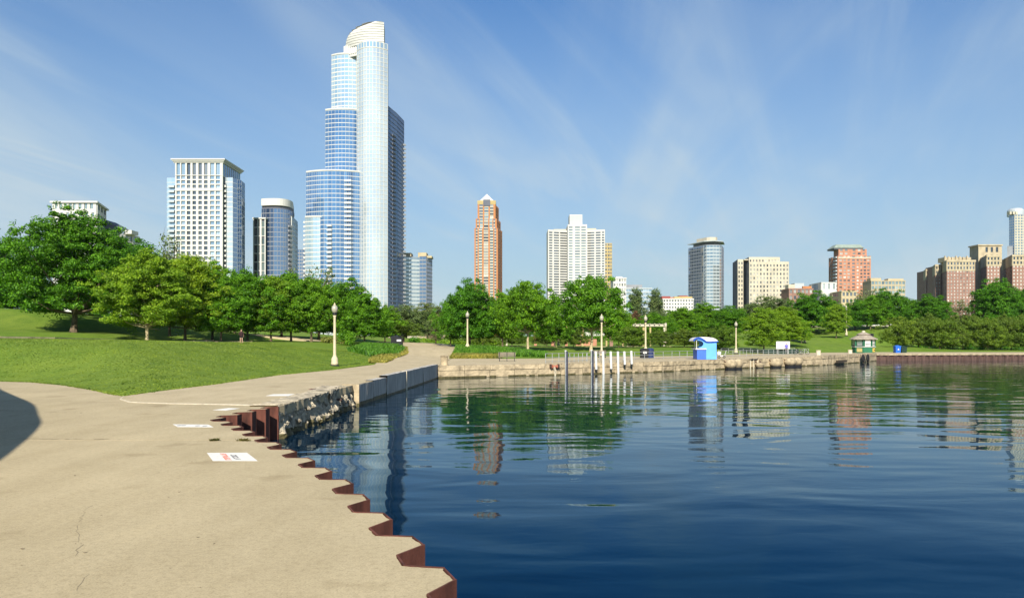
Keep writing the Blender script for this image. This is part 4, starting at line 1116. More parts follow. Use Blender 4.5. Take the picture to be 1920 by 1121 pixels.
# --- cream hotel block with dark flanks
Y = 680.0
B = Building('cream_block', 'cream square windowed block with dark left flank behind the round trees', 1425, Y)
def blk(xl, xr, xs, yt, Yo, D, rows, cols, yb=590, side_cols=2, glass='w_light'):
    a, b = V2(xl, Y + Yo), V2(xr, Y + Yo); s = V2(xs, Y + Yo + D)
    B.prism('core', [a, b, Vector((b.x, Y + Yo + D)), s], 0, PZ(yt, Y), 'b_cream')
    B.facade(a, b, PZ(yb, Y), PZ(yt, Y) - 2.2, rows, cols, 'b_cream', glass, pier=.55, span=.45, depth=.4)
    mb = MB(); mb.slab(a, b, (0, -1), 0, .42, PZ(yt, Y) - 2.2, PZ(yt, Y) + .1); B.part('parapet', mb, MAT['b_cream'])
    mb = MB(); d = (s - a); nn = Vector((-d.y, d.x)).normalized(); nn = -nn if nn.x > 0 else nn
    mb.slab(a, s, nn, .01, .12, 0, PZ(yt, Y)); B.part('shade_flank', mb, MAT['b_dgrey'])  # dark slab paints shade onto the left side of the cream block
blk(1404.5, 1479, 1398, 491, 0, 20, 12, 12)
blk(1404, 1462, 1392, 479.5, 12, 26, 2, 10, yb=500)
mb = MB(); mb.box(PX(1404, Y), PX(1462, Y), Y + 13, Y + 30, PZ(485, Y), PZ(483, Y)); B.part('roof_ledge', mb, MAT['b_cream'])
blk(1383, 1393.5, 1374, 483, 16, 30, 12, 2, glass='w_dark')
B.done()

# --- low roofs between the cream block and the red tower
simple('low_brown_building', 'low brown building with pale roof plant beside the cream block', 640, 1479, 1524, 541, 590, 4, 6, 'b_brown', 'w_light', extra=((1480, 1492, 542, 533, 'b_cream', 2), (1494, 1512, 542, 530, 'b_pale', 5), (1508, 1524, 540, 536, 'b_orange', 3)))
simple('low_white_annex', 'plain white annex with few windows left of the red brick tower', 660, 1540, 1568, 529.5, 590, 3, 3, 'b_white', 'w_green', side=1517, D=26, pier=.7)
simple('tan_low_front', 'low tan building with grey flank in front of the red brick tower', 600, 1578, 1606, 546, 585, 3, 4, 'b_tan', 'w_dark', side=1556, D=22)

Y = 800.0
B = Building('red_brick_tower', 'red brick tower with green copper roof and chamfered corners', 1597, Y)
zl = PZ(575, Y)
a, b, s = V2(1571, Y), V2(1632.5, Y), V2(1554.5, Y + 22)
zt, zu = PZ(480, Y), PZ(467, Y)
B.prism('core', [a, b, Vector((b.x, Y + 26)), s], 0, zt, 'b_red')
cols = [(.04, .12), (.17, .24), (.29, .36), (.43, .51), (.57, .63), (.68, .74), (.78, .85), (.89, .96)]
gl = ['w_light', 'w_white', 'w_light', 'w_dark', 'w_white', 'w_light', 'w_dark', 'w_light']
B.facade(a, b, zl, zt, 15, cols, 'b_red', gl, span=.5, depth=.4)
B.facade(s, a, zl, zt, 15, [(.1, .25), (.4, .55), (.68, .95)], 'b_red', ['w_light', 'w_light', 'w_dark'], span=.5, depth=.4, bal=(2,))
a2, b2 = V2(1572, Y + 1.5), V2(1625, Y + 1.5)
B.prism('core', [a2, b2, Vector((b2.x, Y + 24)), V2(1563, Y + 22)], zt, zu, 'b_red'); B.facade(a2, b2, zt, zu, 2, [(.05, .15), (.22, .32), (.5, .6), (.68, .78), (.85, .93)], 'b_red', 'w_light', span=.45, depth=.3)
mb = MB(); mb.slab(a, b, (0, -1), .1, .65, PZ(484, Y) - .3, PZ(482, Y)); B.part('pale_band', mb, MAT['b_cream'])
mb = MB(); mb.box(PX(1566, Y), PX(1621, Y), Y + 3, Y + 20, zu, PZ(464.5, Y)); B.part('attic', mb, MAT['b_dgrey'])
mb = MB(); x0, x1 = PX(1566, Y), PX(1621, Y)
mb.add([(x0 - .5, Y + 2, PZ(464.5, Y)), (x1 + .5, Y + 2, PZ(464.5, Y)), (x1 + .5, Y + 21, PZ(464.5, Y)), (x0 - .5, Y + 21, PZ(464.5, Y)), (x0 + 4, Y + 7, PZ(457, Y)), (x1 - 1.5, Y + 7, PZ(457, Y)), (x1 - 1.5, Y + 16, PZ(457, Y)), (x0 + 4, Y + 16, PZ(457, Y))], [(0, 1, 5, 4), (1, 2, 6, 5), (2, 3, 7, 6), (3, 0, 4, 7), (4, 5, 6, 7)]); B.part('copper_roof', mb, MAT['b_copper'])
B.done()
simple('beige_flat_building', 'beige flat roofed building with grey glazing right of the red brick tower', 760, 1633, 1697, 526, 580, 6, 10, 'b_beige', 'w_green', pier=.25, span=.35, extra=((1634, 1654, 527, 521, 'b_tan', 2), (1668, 1697, 527, 522, 'b_tan', 3)))

# --- long brown brick hotel at the right
Y = 850.0
B = Building('brick_hotel', 'long brown brick hotel with limestone top storeys and stepped wings at right', 1850, Y)
def hwing(xl, xr, xs, yt, rows, cols, Yo=0, D=26, base=592, scols=4):
    yb, ym = PZ(base, Y), PZ(yt + 20, Y)
    a, b = V2(xl, Y + Yo), V2(xr, Y + Yo); s = V2(xs, Y + Yo + D)
    B.prism('core', [a, b, Vector((b.x + 4, Y + Yo + D)), s], 0, PZ(yt, Y), 'b_brown')
    B.facade(a, b, yb, ym, rows, cols, 'b_brown', 'w_white', pier=.58, span=.5, depth=.3)
    B.facade(a, b, ym, PZ(yt, Y) - 2.0, 2, cols, 'b_beige', 'w_dark', pier=.5, span=.4, depth=.45)
    mb = MB(); d = (s - a); nn = Vector((-d.y, d.x)).normalized(); nn = -nn if nn.x > 0 else nn
    mb.slab(a, s, nn, .01, .3, ym, PZ(yt, Y)); B.part('limestone_flank', mb, MAT['b_beige'])
    mb = MB(); mb.prism([tuple(v) for v in (a + Vector((-.6, -.9)), b + Vector((.6, -.9)), b + Vector((.6, 5)), s + Vector((-.6, 0)))], PZ(yt, Y) - 1.9, PZ(yt, Y) + .3); B.part('cornice', mb, MAT['b_beige'])
    hh = (ym - yb) / rows
    for r in range(rows):
        for k in range(scols):
            p = a.lerp(s, (k + .5) / scols) + nn * .08; u = (a - s).normalized()
            if r > rows // 3: B.window(Vector((p.x, p.y, yb + hh * (r + .45))), u, 1.4, 1.5, 'w_light')
hwing(1775, 1828, 1764, 488, 14, 9, 0, 34)
hwing(1753.5, 1764, 1745, 492, 12, 2, 26, 40, scols=3)
hwing(1736, 1746, 1728.5, 495.5, 12, 2, 62, 40, scols=2)
hwing(1850, 1874.5, 1828.5, 480, 14, 4, -6, 62)
hwing(1898, 1950, 1875.5, 480, 14, 8, -10, 66)
Yc = 26
a, b = V2(1834, Y + Yc), V2(1878, Y + Yc)
B.prism('core', [a, b, Vector((b.x + 3, Y + Yc + 20)), V2(1818, Y + Yc + 20)], 0, PZ(455, Y), 'b_beige'); B.facade(a, b, PZ(488, Y), PZ(458, Y), 2, [(.3, .4), (.52, .62), (.74, .84)], 'b_beige', 'w_dark', span=.35, depth=.6)
mb = MB(); mb.box(a.x - .8, b.x + .8, Y + Yc - 1.2, Y + Yc + 18, PZ(455.5, Y), PZ(453, Y)); B.part('cornice', mb, MAT['b_beige'])
mb = MB(); mb.box(PX(1783, Y), PX(1835, Y), Y + 14, Y + 26, PZ(489, Y), PZ(480, Y)); B.part('roof_block', mb, MAT['b_beige'])
for i in range(7): 
    mb = MB(); x = PX(1783 + i * 7, Y); mb.box(x, x + 1.4, Y + 12.5, Y + 13.8, PZ(489, Y), PZ(477.5 + (i % 3), Y)); B.part('roof_finial', mb, MAT['b_beige'])
B.done()
Y = 1150.0
B = Building('far_office_tower', 'tall grey stone office tower with round top at the right edge', 1910, Y)
zl = PZ(500, Y)
q = [V2(1892, Y + 10), V2(1902, Y)]; r_ = [V2(1902, Y), V2(1950, Y)]
c = B.prism('tower_section', [q[0], q[1], r_[1], Vector((r_[1].x, Y + 40)), V2(1893, Y + 40)], 0, PZ(402, Y), 'b_grey'); B.storeys(c, q, zl, PZ(403, Y), 4, 'g_blue', 'b_pale', .2, .1, 3); B.storeys(c, r_, zl, PZ(403, Y), 4, 'g_grey', 'b_cream', .35, .35, 4, .4)
B.prism('lower_block', [V2(1888.5, Y - 4), V2(1899, Y - 4), V2(1899, Y + 30), V2(1888.5, Y + 30)], 0, PZ(462, Y), 'b_grey')
for xa in (1893, 1899, 1904): 
    mb = MB(); mb.box(PX(xa, Y), PX(xa + 3.5, Y), Y - .5, Y + 6, PZ(402, Y), PZ(397, Y)); B.part('corner_turret', mb, MAT['b_cream'])
mb = MB(); mb.lathe([(11, 0), (11, 7), (10.4, 9), (8, 11)], 20, (PX(1919, Y), Y + 18, PZ(402, Y))); B.part('round_crown', mb, MAT['b_pale'])
B.done()
# ------------------------------------------------------------------ trees
def limb(mb, pts, r0, r1, n=6, m=0):
    k = len(pts) - 1
    for i in range(k):
        a = r0 + (r1 - r0) * i / k; b = r0 + (r1 - r0) * (i + 1) / k
        mb.tube(pts[i], pts[i + 1], a, b, n, m, caps=(i == k - 1))
def leaves(centres, sizes, per, leaf, flat, rng, up=.12):
    """leaf quads in flattened clumps round the given centres"""
    C = np.repeat(centres, per, 0); S = np.repeat(sizes, per, 0); n = len(C)
    d = rng.normal(0, 1, (n, 3)); d /= np.linalg.norm(d, axis=1)[:, None]
    r = rng.uniform(0, 1, n) ** .5
    off = d * (r * S)[:, None]; off[:, 2] *= flat
    off[:, 2] -= (off[:, 0] ** 2 + off[:, 1] ** 2) / (S + 1e-6) * .22
    p = C + off
    nrm = rng.normal(0, 1, (n, 3)) * .55 + d * .9; nrm[:, 2] += up + .1
    nrm /= np.linalg.norm(nrm, axis=1)[:, None]
    t = np.cross(nrm, rng.normal(0, 1, (n, 3))); t /= np.linalg.norm(t, axis=1)[:, None] + 1e-9
    b = np.cross(nrm, t)
    s = leaf * rng.uniform(.6, 1.35, n)[:, None]
    q = np.stack([p - t * s, p - b * s * .55 + nrm * s * .12, p + t * s, p + b * s * .55 + nrm * s * .12], 1).reshape(-1, 3)
    i = np.arange(n) * 4
    return q, np.stack([i, i + 1, i + 2, i + 3], 1)
def tree_meshes(name, seed, H, R, base, shape, nc, per, leaf, csize, flat, bark, leafm, trunk_r, lean=0.0, twigs=0, boughs=24):
    rng = np.random.default_rng(seed); random.seed(seed)
    cs, ss = [], []
    zc0, zc1 = base * H, H
    def env(t):
        if shape == 'spread': return (math.sin(math.pi * min(1, t * .80 + .14))) ** .62 * (1 - .32 * t)
        if shape == 'round': return math.sqrt(max(0, 1 - (2 * t - .80) ** 2 / 1.46)) if t < 1 else 0
        if shape == 'poplar': return math.sin(math.pi * min(1, t * .85 + .1)) ** .6 * .9
        return max(0, 1 - t * t) ** .5 * min(1, .6 + t * 2.5)
    # boughs: flattened masses on the envelope, with hollows between them
    nbough = boughs
    bo = []
    for k in range(nbough):
        t = ((k + .5) / nbough) ** .9 * .96 + rng.normal(0, .03); t = min(.99, max(.02, t))
        a = k * 2.39996 + rng.normal(0, .35)
        f = rng.uniform(.55, .98) * (1.0 if t < .85 else .6)
        rr = env(t) * R * f
        bo.append((np.array([math.cos(a) * rr + lean * (zc0 + (zc1 - zc0) * t), math.sin(a) * rr, zc0 + (zc1 - zc0) * t * .97]), rng.uniform(.75, 1.3)))
    per_b = nc // nbough
    for c0, sz in bo:
        out = np.array([c0[0], c0[1], 0]); ol = np.linalg.norm(out) + 1e-6; out = out / ol
        for q in range(max(3, int(per_b * sz))):
            g = rng.normal(0, 1, 3) * np.array([.20, .20, .05 + .05 * flat]) * np.array([R, R, H]) * sz
            c = c0 + g - out * abs(rng.normal(0, .12)) * R
            c[2] -= max(0, (np.hypot(c[0], c[1]) - ol)) * .25
            c[2] = max(c[2], zc0 + rng.uniform(0, .05) * H)
            cs.append(c); ss.append(csize * rng.uniform(.55, 1.15))
    for q in range(nc // 4):    # inner fill round the limbs
        t = rng.uniform(.05, .85); a = rng.uniform(0, 6.28); rr = env(t) * R * rng.uniform(.05, .55)
        cs.append(np.array([math.cos(a) * rr, math.sin(a) * rr, zc0 + (zc1 - zc0) * t])); ss.append(csize)
    for q in range(nc // 12):    # sprigs standing out of the outline
        c0, sz = bo[rng.integers(nbough)]
        d = rng.normal(0, 1, 3); d[2] = abs(d[2]) * .8 + .3; d /= np.linalg.norm(d)
        cs.append(c0 + d * R * rng.uniform(.15, .27)); ss.append(csize * rng.uniform(.3, .5))
    cs, ss = np.array(cs), np.array(ss)
    co, f = leaves(cs, ss, per, leaf, flat, rng)
    # stray leaves that break the outline
    k = rng.choice(len(cs), len(cs) // 2)
    co2, f2 = leaves(cs[k] + rng.normal(0, csize * .5, (len(k), 3)), ss[k] * .8, max(4, per // 6), leaf, .8, rng)
    co = np.concatenate([co, co2]); f = np.concatenate([f, f2 + len(co) - len(co2)])
    crown = raw_mesh(name + '_crown', co, f, leafm)
    mb = MB()
    top = zc0 + (zc1 - zc0) * .55
    spine = [Vector((lean * z * 1.0 + noise.noise(Vector((seed, z * .3, 0))) * trunk_r * 1.2 * min(1, z / 2), noise.noise(Vector((seed + 7, z * .3, 0))) * trunk_r * 1.2 * min(1, z / 2), z)) for z in np.linspace(-.3, top, 9)]
    limb(mb, [spine[0]] + [spine[1]], trunk_r * 1.55, trunk_r * 1.02, 9)
    limb(mb, spine[1:], trunk_r, trunk_r * .35, 9)
    order = rng.permutation(len(cs))[:34 if not twigs else 200]
    for i in order:
        c = Vector(cs[i]); zz = max(zc0 * .8, min(top * .98, c.z - (c.xy.length) * rng.uniform(.35, .8)))
        k = (zz + .3) / (top + .3) * 8; j = min(7, int(k)); s0 = spine[j].lerp(spine[j + 1], k - j)
        mid = s0.lerp(c, .5) + Vector((rng.normal(0, .15), rng.normal(0, .15), -.08 * c.xy.length + rng.normal(0, .12)))
        limb(mb, [s0, mid, c], trunk_r * rng.uniform(.25, .42), trunk_r * .05, 5)
    for i in range(twigs):
        c = Vector(cs[rng.integers(len(cs))]); d = Vector((rng.normal(0, .5), rng.normal(0, .5), rng.uniform(.3, 1))).normalized()
        limb(mb, [c, c + d * rng.uniform(.6, 1.6)], .025, .008, 4)
    trunk = mb.mesh(name + '_trunk'); trunk.materials.append(bark)
    return trunk, crown
PROTO = {}
MAT['leaf_olive2'] = LEAF('fresh_olive_leaves', (0.060, 0.125, 0.012), (0.115, 0.205, 0.020), (0.18, 0.28, 0.032), .34)
def proto(key, *a, **k): PROTO[key] = (tree_meshes(key, *a, **k), a[1], a[2])
#            seed  H   R   base  shape   nc  per leaf csize flat bark leaf trunk
proto('big', 11, 16.0, 9.4, .20, 'round', 430, 170, .165, 1.5, .45, MAT['bark'], MAT['leaf_deep'], .42, boughs=38)
proto('light', 12, 12.0, 6.8, .21, 'spread', 330, 150, .135, 1.15, .36, MAT['bark_pale'], MAT['leaf_light'], .22, boughs=36)
proto('light2', 22, 12.0, 6.0, .20, 'spread', 280, 140, .145, 1.2, .42, MAT['bark'], MAT['leaf_light'], .22)
proto('mid1', 13, 11.0, 5.8, .19, 'round', 260, 140, .15, 1.15, .5, MAT['bark'], MAT['leaf_mid'], .22)
proto('mid2', 14, 11.0, 5.6, .20, 'spread', 250, 140, .15, 1.15, .5, MAT['bark'], MAT['leaf_mid'], .20)
proto('mid3', 15, 11.0, 5.6, .19, 'round', 250, 140, .155, 1.2, .52, MAT['bark_dark'], MAT['leaf_deep'], .22)
proto('palebark', 16, 10.5, 5.6, .36, 'round', 230, 140, .155, 1.15, .52, MAT['bark_pale'], MAT['leaf_mid'], .24)
proto('pale', 17, 10.0, 5.2, .15, 'round', 180, 100, .17, 1.2, .5, MAT['bark'], MAT['leaf_pale'], .2)
proto('sparse', 18, 10.0, 4.5, .25, 'round', 75, 26, .17, 1.1, .7, MAT['bark'], MAT['leaf_pale'], .2, twigs=60)
proto('low', 19, 6.0, 4.6, .16, 'low', 180, 120, .115, .85, .6, MAT['bark'], MAT['leaf_olive'], .13)
proto('low2', 20, 6.0, 4.8, .14, 'low', 180, 120, .115, .85, .6, MAT['bark'], MAT['leaf_olive2'], .13)
proto('poplar', 21, 14.0, 3.0, .06, 'poplar', 130, 90, .2, 1.1, .8, MAT['bark'], MAT['leaf_pale'], .2)
proto('brown', 23, 6.0, 3.2, .15, 'round', 70, 60, .17, .9, .6, MAT['bark'], MAT['leaf_brown'], .12)
proto('lean', 24, 6.0, 5.0, .34, 'low', 130, 100, .13, .9, .42, MAT['bark_dark'], MAT['leaf_olive'], .17, lean=.05)
def tree(kind, x, ytop, wpx, Y, label, group=None, name='tree', rz=None):
    (tm, cm), H, R = PROTO[kind]
    X = PX(x, Y); z = TZ(X, Y) - .05
    h = PZ(ytop, Y) - z; w = wpx / F * Y
    r = empty(name, (X, Y, z), label, 'tree', group)
    for nm, me in (('trunk', tm), ('crown', cm)):
        o = bpy.data.objects.new(nm, me); COL.objects.link(o); o.parent = r
    r.rotation_euler = (0, 0, random.uniform(0, 6.28) if rz is None else rz)
    s = w / (2.2 * R)
    r.scale = (s, s, h / (H * 1.06))
    return r
random.seed(31)
tree('big', 138, 395, 262, 106, 'biggest dark green tree with spreading crown at the far left', rz=1.0)
tree('mid3', -5, 455, 190, 128, 'dark green tree cut off by the left picture edge')
tree('mid3', 20, 500, 170, 138, 'dark tree low behind the biggest tree at the left edge')
tree('mid3', 232, 452, 190, 126, 'dark tree behind the light green one, right of the biggest tree')
tree('light', 276, 468, 215, 100, 'light yellow green tree with pale trunk right of the biggest tree', rz=2.0)
tree('sparse', 318, 441, 110, 118, 'thin topped tree poking up above the light green tree')
tree('light2', 347, 474, 165, 106, 'light green tree just right of the palest trunked tree')
tree('mid1', 398, 494, 130, 118, 'round green tree below the white gridded tower')
tree('mid2', 414, 524, 120, 108, 'lower green tree in front, first left of the standing walker')
ROWG = 'trees in the row behind the left lawn'
for k, (kd, x, yt, w, Y_, lb) in enumerate((
    ('mid1', 464, 510, 130, 112, 'green tree in the lawn row right above the standing walker'),
    ('light2', 508, 514, 125, 114, 'second green tree right of the standing walker in the lawn row'),
    ('mid2', 546, 512, 125, 116, 'third green tree right of the standing walker in the lawn row'),
    ('mid1', 584, 524, 120, 116, 'green tree in the lawn row just left of the nearest lamp post'),
    ('mid3', 638, 528, 130, 122, 'dark green tree directly behind the nearest lamp post'),
    ('mid2', 684, 549, 105, 112, 'rounded green tree first right of the nearest lamp post'),
    ('mid1', 722, 574, 75, 124, 'small green tree ending the lawn row beside the black bins'))):
    tree(kd, x, yt, w, Y_, lb, ROWG)
tree('sparse', 598, 500, 125, 140, 'tall pale thin crowned tree behind the lawn row below the tallest tower')
tree('mid1', 440, 514, 120, 134, 'green tree behind the row below the curved tower')
tree('mid3', 528, 520, 130, 138, 'dark tree in the second row behind the lawn')
tree('mid2', 660, 545, 110, 140, 'green tree half hidden behind the nearest lamp post row')
tree('pale', 762, 573, 95, 205, 'greyish green distant tree below the grey tower')
tree('pale', 802, 570, 90, 215, 'greyish green distant tree left of the middle grove')
tree('lean', 757, 600, 84, 126, 'small spreading tree with dark forked trunk beside the black bins', rz=.5)
tree('sparse', 817, 606, 52, 124, 'small half bare tree beside the path bend')
GR = 'trees in the grove beyond the bench'
tree('mid3', 881, 529, 105, 112, 'tallest dark tree behind the lamp post at the path bend', GR)
tree('mid1', 845, 558, 64, 118, 'small tree at the left end of the middle grove', GR)
tree('mid2', 942, 548, 95, 120, 'green tree between the orange brick tower and the bench', GR)
tree('palebark', 990, 527, 118, 106, 'tree with bright pale trunk behind the bench', GR, rz=.8)
tree('mid1', 1040, 560, 85, 126, 'green tree between the two tallest grove trees', GR)
tree('palebark', 1108, 517, 138, 112, 'tallest broad tree in front of the white grid tower', GR, rz=2.2)
tree('mid2', 1160, 572, 70, 132, 'green tree at the right end of the middle grove', GR)
for x, w, lb in ((905, 60, 'olive bushy tree behind the path bend lamp post'), (960, 64, 'olive bushy tree left of the pale trunk'), (1025, 66, 'olive bushy tree left of the grove pergola columns'), (1075, 60, 'olive bushy tree under the tallest broad tree')):
    tree('low', x, 606 + random.uniform(-4, 6), w, 138, lb, 'low olive trees under the grove')
LG = 'low olive trees behind the far railing'
for x, yt, w, Y_, lb in ((1187, 612, 78, 124, 'low light tree right of the white mooring posts'), (1238, 618, 74, 138, 'low olive tree under the pergola beam end'), (1283, 616, 78, 138, 'low olive tree left of the blue kiosk'), (1328, 616, 74, 140, 'low olive tree behind the blue kiosk'), (1358, 610, 74, 136, 'low olive tree between the blue kiosk and the lamp post')):
    tree('low2' if x in (1187, 1358) else 'low', x, yt, w, Y_, lb, LG)
tree('poplar', 1194, 541, 46, 300, 'left one of two slim grey green trees before the low glass office')
tree('poplar', 1230, 543, 42, 300, 'right one of two slim grey green trees before the low glass office')
tree('brown', 1191, 582, 40, 185, 'small reddish brown tree below the two slim trees')
BG = 'trees on the slope behind the basin'
for kd, x, yt, w, Y_, lb in (
    ('mid1', 1228, 588, 82, 176, 'green tree above the pergola beam end'),
    ('mid2', 1276, 577, 90, 190, 'green tree below the low apartment block'),
    ('mid1', 1322, 570, 94, 196, 'green tree below the grey glass tower'),
    ('mid3', 1368, 576, 84, 190, 'green tree right of the grey glass tower foot'),
    ('pale', 1440, 557, 100, 235, 'olive pale tree before the cream block'),
    ('light2', 1432, 574, 92, 134, 'light green tree on a thin dark trunk left of the white notice board'),
    ('light2', 1472, 572, 96, 152, 'light green tree behind the white notice board'),
    ('mid2', 1503, 596, 48, 166, 'small light tree right of the notice board'),
    ('mid3', 1520, 550, 88, 212, 'dark green tree right of the cream block'),
    ('mid1', 1551, 560, 70, 214, 'green tree left of the light thin tree on the slope'),
    ('light2', 1568, 568, 58, 188, 'light thin tree standing alone on the slope'),
    ('mid3', 1603, 566, 56, 216, 'dark tree behind the slope lamp post'),
    ('sparse', 1626, 541, 80, 236, 'thin leaved tall tree below the red brick tower'),
    ('mid1', 1632, 556, 78, 218, 'green tree above the green ticket hut'),
    ('mid3', 1668, 545, 78, 220, 'dark green tree below the beige flat building'),
    ('mid2', 1712, 562, 66, 232, 'green tree left of the dark round one by the hotel'),
    ('mid3', 1748, 555, 76, 222, 'dark round tree below the left end of the brick hotel'),
    ('sparse', 1799, 562, 66, 226, 'pale half bare tree below the brick hotel'),
    ('mid3', 1865, 527, 92, 222, 'big dark round tree before the brick hotel'),
    ('mid3', 1918, 540, 62, 226, 'dark tree cut by the right picture edge')):
    tree(kd, x, yt, w, Y_, lb, BG)
HG = 'low trees in the hedge row along the right shore'
ORD = ('first', 'second', 'third', 'fourth', 'fifth', 'sixth', 'seventh')
for k, x in enumerate((1686, 1722, 1762, 1806, 1852, 1896, 1938)):
    tree('low' if k % 2 else 'low2', x, 594 + (k * 7) % 5, 84, 160 + (k % 2) * 3, 'low bushy tree, %s from the left in front of the right shore hedge' % ORD[k], HG)
for k, x in enumerate((1742, 1786, 1830, 1876, 1920)):
    tree('low', x, 588 + (k * 5) % 6, 80, 176 + (k % 2) * 3, 'low bushy tree, %s from the left in the back row of the shore hedge' % ORD[k], HG)
FG = 'distant trees in front of the skyline'
k = 0
for x in range(-40, 1990, 58):
    tree(('mid3', 'mid1', 'pale', 'mid2')[k % 4], x + random.uniform(-12, 12), 588 + random.uniform(-8, 8), 92, 285 + random.uniform(-18, 25), 'distant green tree in the belt at the foot of the skyline', FG); k += 1

# ------------------------------------------------------------------ lawn blades, beds and hedges
def scatter(poly, n, seed):
    rng = np.random.default_rng(seed); poly = [(p[0], p[1]) for p in poly]
    xs = [p[0] for p in poly]; ys = [p[1] for p in poly]
    out = []
    m = n * 3
    X = rng.uniform(min(xs), max(xs), m); Y_ = rng.uniform(min(ys), max(ys), m)
    d = poly_dist(X, Y_, poly); X, Y_ = X[d < -.02][:n], Y_[d < -.02][:n]
    return np.stack([X, Y_, terrain(X, Y_) - .05], 1)
lawn_poly = [tuple(p) for p in LAWN_L] + [tuple(p) for p in LAWN_R[:6]] + [(PX(x, Y_ - 1.2), Y_ - 1.2) for x, Y_ in ((640, 96), (470, 108), (400, 105), (300, 97.5), (190, 87.5), (100, 79.5), (0, 74), (-160, 68))] + [(-60, 44)]
leaf_blades('lawn_grass', scatter(lawn_poly, 170000, 5), .034, .045, MAT['leaf_grass'], .5, 3)
# fringe of longer blades hanging over the paving edge
ed = []
rng = np.random.default_rng(8)
for a, b in zip((LAWN_L + LAWN_R[:9])[:-1], (LAWN_L + LAWN_R[:9])[1:]):
    n = int((b - a).length * 120)
    for i in range(n):
        p = a.lerp(b, rng.random()); ed.append((p.x + rng.normal(-.03, .05), p.y + abs(rng.normal(.02, .05)), -.05))
ed = np.array(ed); ed[:, 2] = np.maximum(-.05, terrain(ed[:, 0], ed[:, 1]) - .05)
leaf_blades('lawn_fringe_grass', ed, .10, .03, MAT['leaf_grass'], .7, 4)
def bed(name, px, mat, h, w, n, seed, z=None):
    poly = [(PX(x, Y_), Y_) for x, Y_ in px]
    o = leaf_blades(name, scatter(poly, n, seed), h, w, mat, .45, seed)
    return o
tag(bed('planting_bed', ((652, 84), (700, 80), (745, 88), (757, 100), (735, 112), (680, 110)), MAT['leaf_bed'], .55, .10, 9000, 11), 'bright green planting bed at the path bend', 'planting bed')
tag(bed('planting_bed', ((690, 72), (722, 72), (764, 96), (762, 106), (745, 92), (700, 79)), MAT['leaf_bed_yellow'], .34, .07, 7000, 12), 'yellowish ground cover edging the left planting bed', 'planting bed')
soil = drape('bare_soil', [(PX(x, Y_), Y_) for x, Y_ in ((705, 70.5), (735, 78), (761, 92), (764, 102), (758, 97), (730, 79), (712, 73.5))], MAT['soil'], -.02, .05, spacing=2)
tag(soil, kind='structure')
tag(bed('planting_bed', ((853, 97), (930, 96.5), (1018, 97), (1026, 104), (1000, 104), (880, 110), (858, 112)), MAT['leaf_bed'], .55, .10, 14000, 13), 'bright green planting bed behind the bench', 'planting bed')
tag(bed('planting_bed', ((845, 93.6), (940, 93.8), (940, 97), (853, 97.5)), MAT['leaf_bed_yellow'], .45, .07, 7000, 14), 'yellowish ground cover left of the bench', 'planting bed')
def hedge(name, pxs, Y0, h, d, mat, label, seed, n=60):
    rng = np.random.default_rng(seed); c = []
    for i in range(n):
        x = PX(pxs[0] + (pxs[1] - pxs[0]) * rng.random(), Y0); y = Y0 + rng.uniform(-d, d) / 2; c.append((x, y, TZ(x, y) + rng.uniform(.15, h)))
    co, f = leaves(np.array(c), np.full(n, .7), 60, .12, .7, rng)
    o = link(name, raw_mesh(name, co, f, mat), None)
    return tag(o, label, 'hedge')
hedge('clipped_hedge', (782, 945), 150, .9, 1.6, MAT['leaf_light'], 'long low clipped hedge beyond the path bend', 3, 110)
hedge('dark_shrub', (768, 783), 147, .9, 1.2, MAT['leaf_deep'], 'small dark round shrub at the left end of the clipped hedge', 4, 14)
hedge('dark_hedge', (950, 1200), 178, 2.2, 2.0, MAT['leaf_deep'], 'dark hedge in shade behind the pergola columns', 5, 200)
hedge('leafy_shrub', (636, 662), 108, 1.6, 2.0, MAT['leaf_mid'], 'green shrub right of the nearest lamp post under the trees', 6, 24)
hedge('yellow_shrub', (606, 645), 112, .5, 1.6, MAT['leaf_bed_yellow'], 'low yellowish shrub behind the nearest lamp post', 7, 26)
hedge('hill_shrubs', (-80, 175), 126, 2.2, 3.0, MAT['leaf_deep'], 'dark shrubs on the hill behind the biggest tree', 9, 60)
hedge('shore_hedge', (1668, 1990), 171, 1.6, 3.0, MAT['leaf_deep'], 'dark undergrowth beneath the right shore trees', 8, 130)
# footpaths over the lawns
def strip(name, pts, w, mat, zoff):
    L = [Vector((PX(x, Y_), Y_)) for x, Y_ in pts]; a, b = [], []
    for i, p in enumerate(L):
        d = (L[min(i + 1, len(L) - 1)] - L[max(0, i - 1)]).normalized(); nn = Vector((-d.y, d.x)); a.append(p + nn * w / 2); b.append(p - nn * w / 2)
    return tag(drape(name, a + list(reversed(b)), mat, zoff, .1, spacing=1.0), kind='structure')
strip('path', ((-160, 70), (0, 75.5), (100, 81), (190, 89), (300, 99.5), (400, 107), (470, 110)), 1.6, MAT['pave2'], .02)
def kerb(name, pts, h, label):
    r = empty(name, (PX(pts[0][0], pts[0][1]), pts[0][1], 0), label, 'kerb')
    L = [Vector((PX(x, Y_), Y_)) for x, Y_ in pts]
    for a, b in zip(L[:-1], L[1:]):
        n = max(1, round((b - a).length / 3.0))
        for i in range(n):
            p, q = a.lerp(b, i / n), a.lerp(b, (i + .985) / n); d = (q - p).normalized(); nn = Vector((-d.y, d.x)) * .14
            zz = [TZ(v.x, v.y) for v in (p, q)]
            mb = MB(); c = [(p - nn, zz[0]), (q - nn, zz[1]), (q + nn, zz[1]), (p + nn, zz[0])]
            mb.add([(v.x, v.y, z - .2) for v, z in c] + [(v.x, v.y, z + h) for v, z in c], [(0, 3, 2, 1), (4, 5, 6, 7), (0, 1, 5, 4), (1, 2, 6, 5), (2, 3, 7, 6), (3, 0, 4, 7)]); mb.build('kerb_stone', MAT['quay'], r)
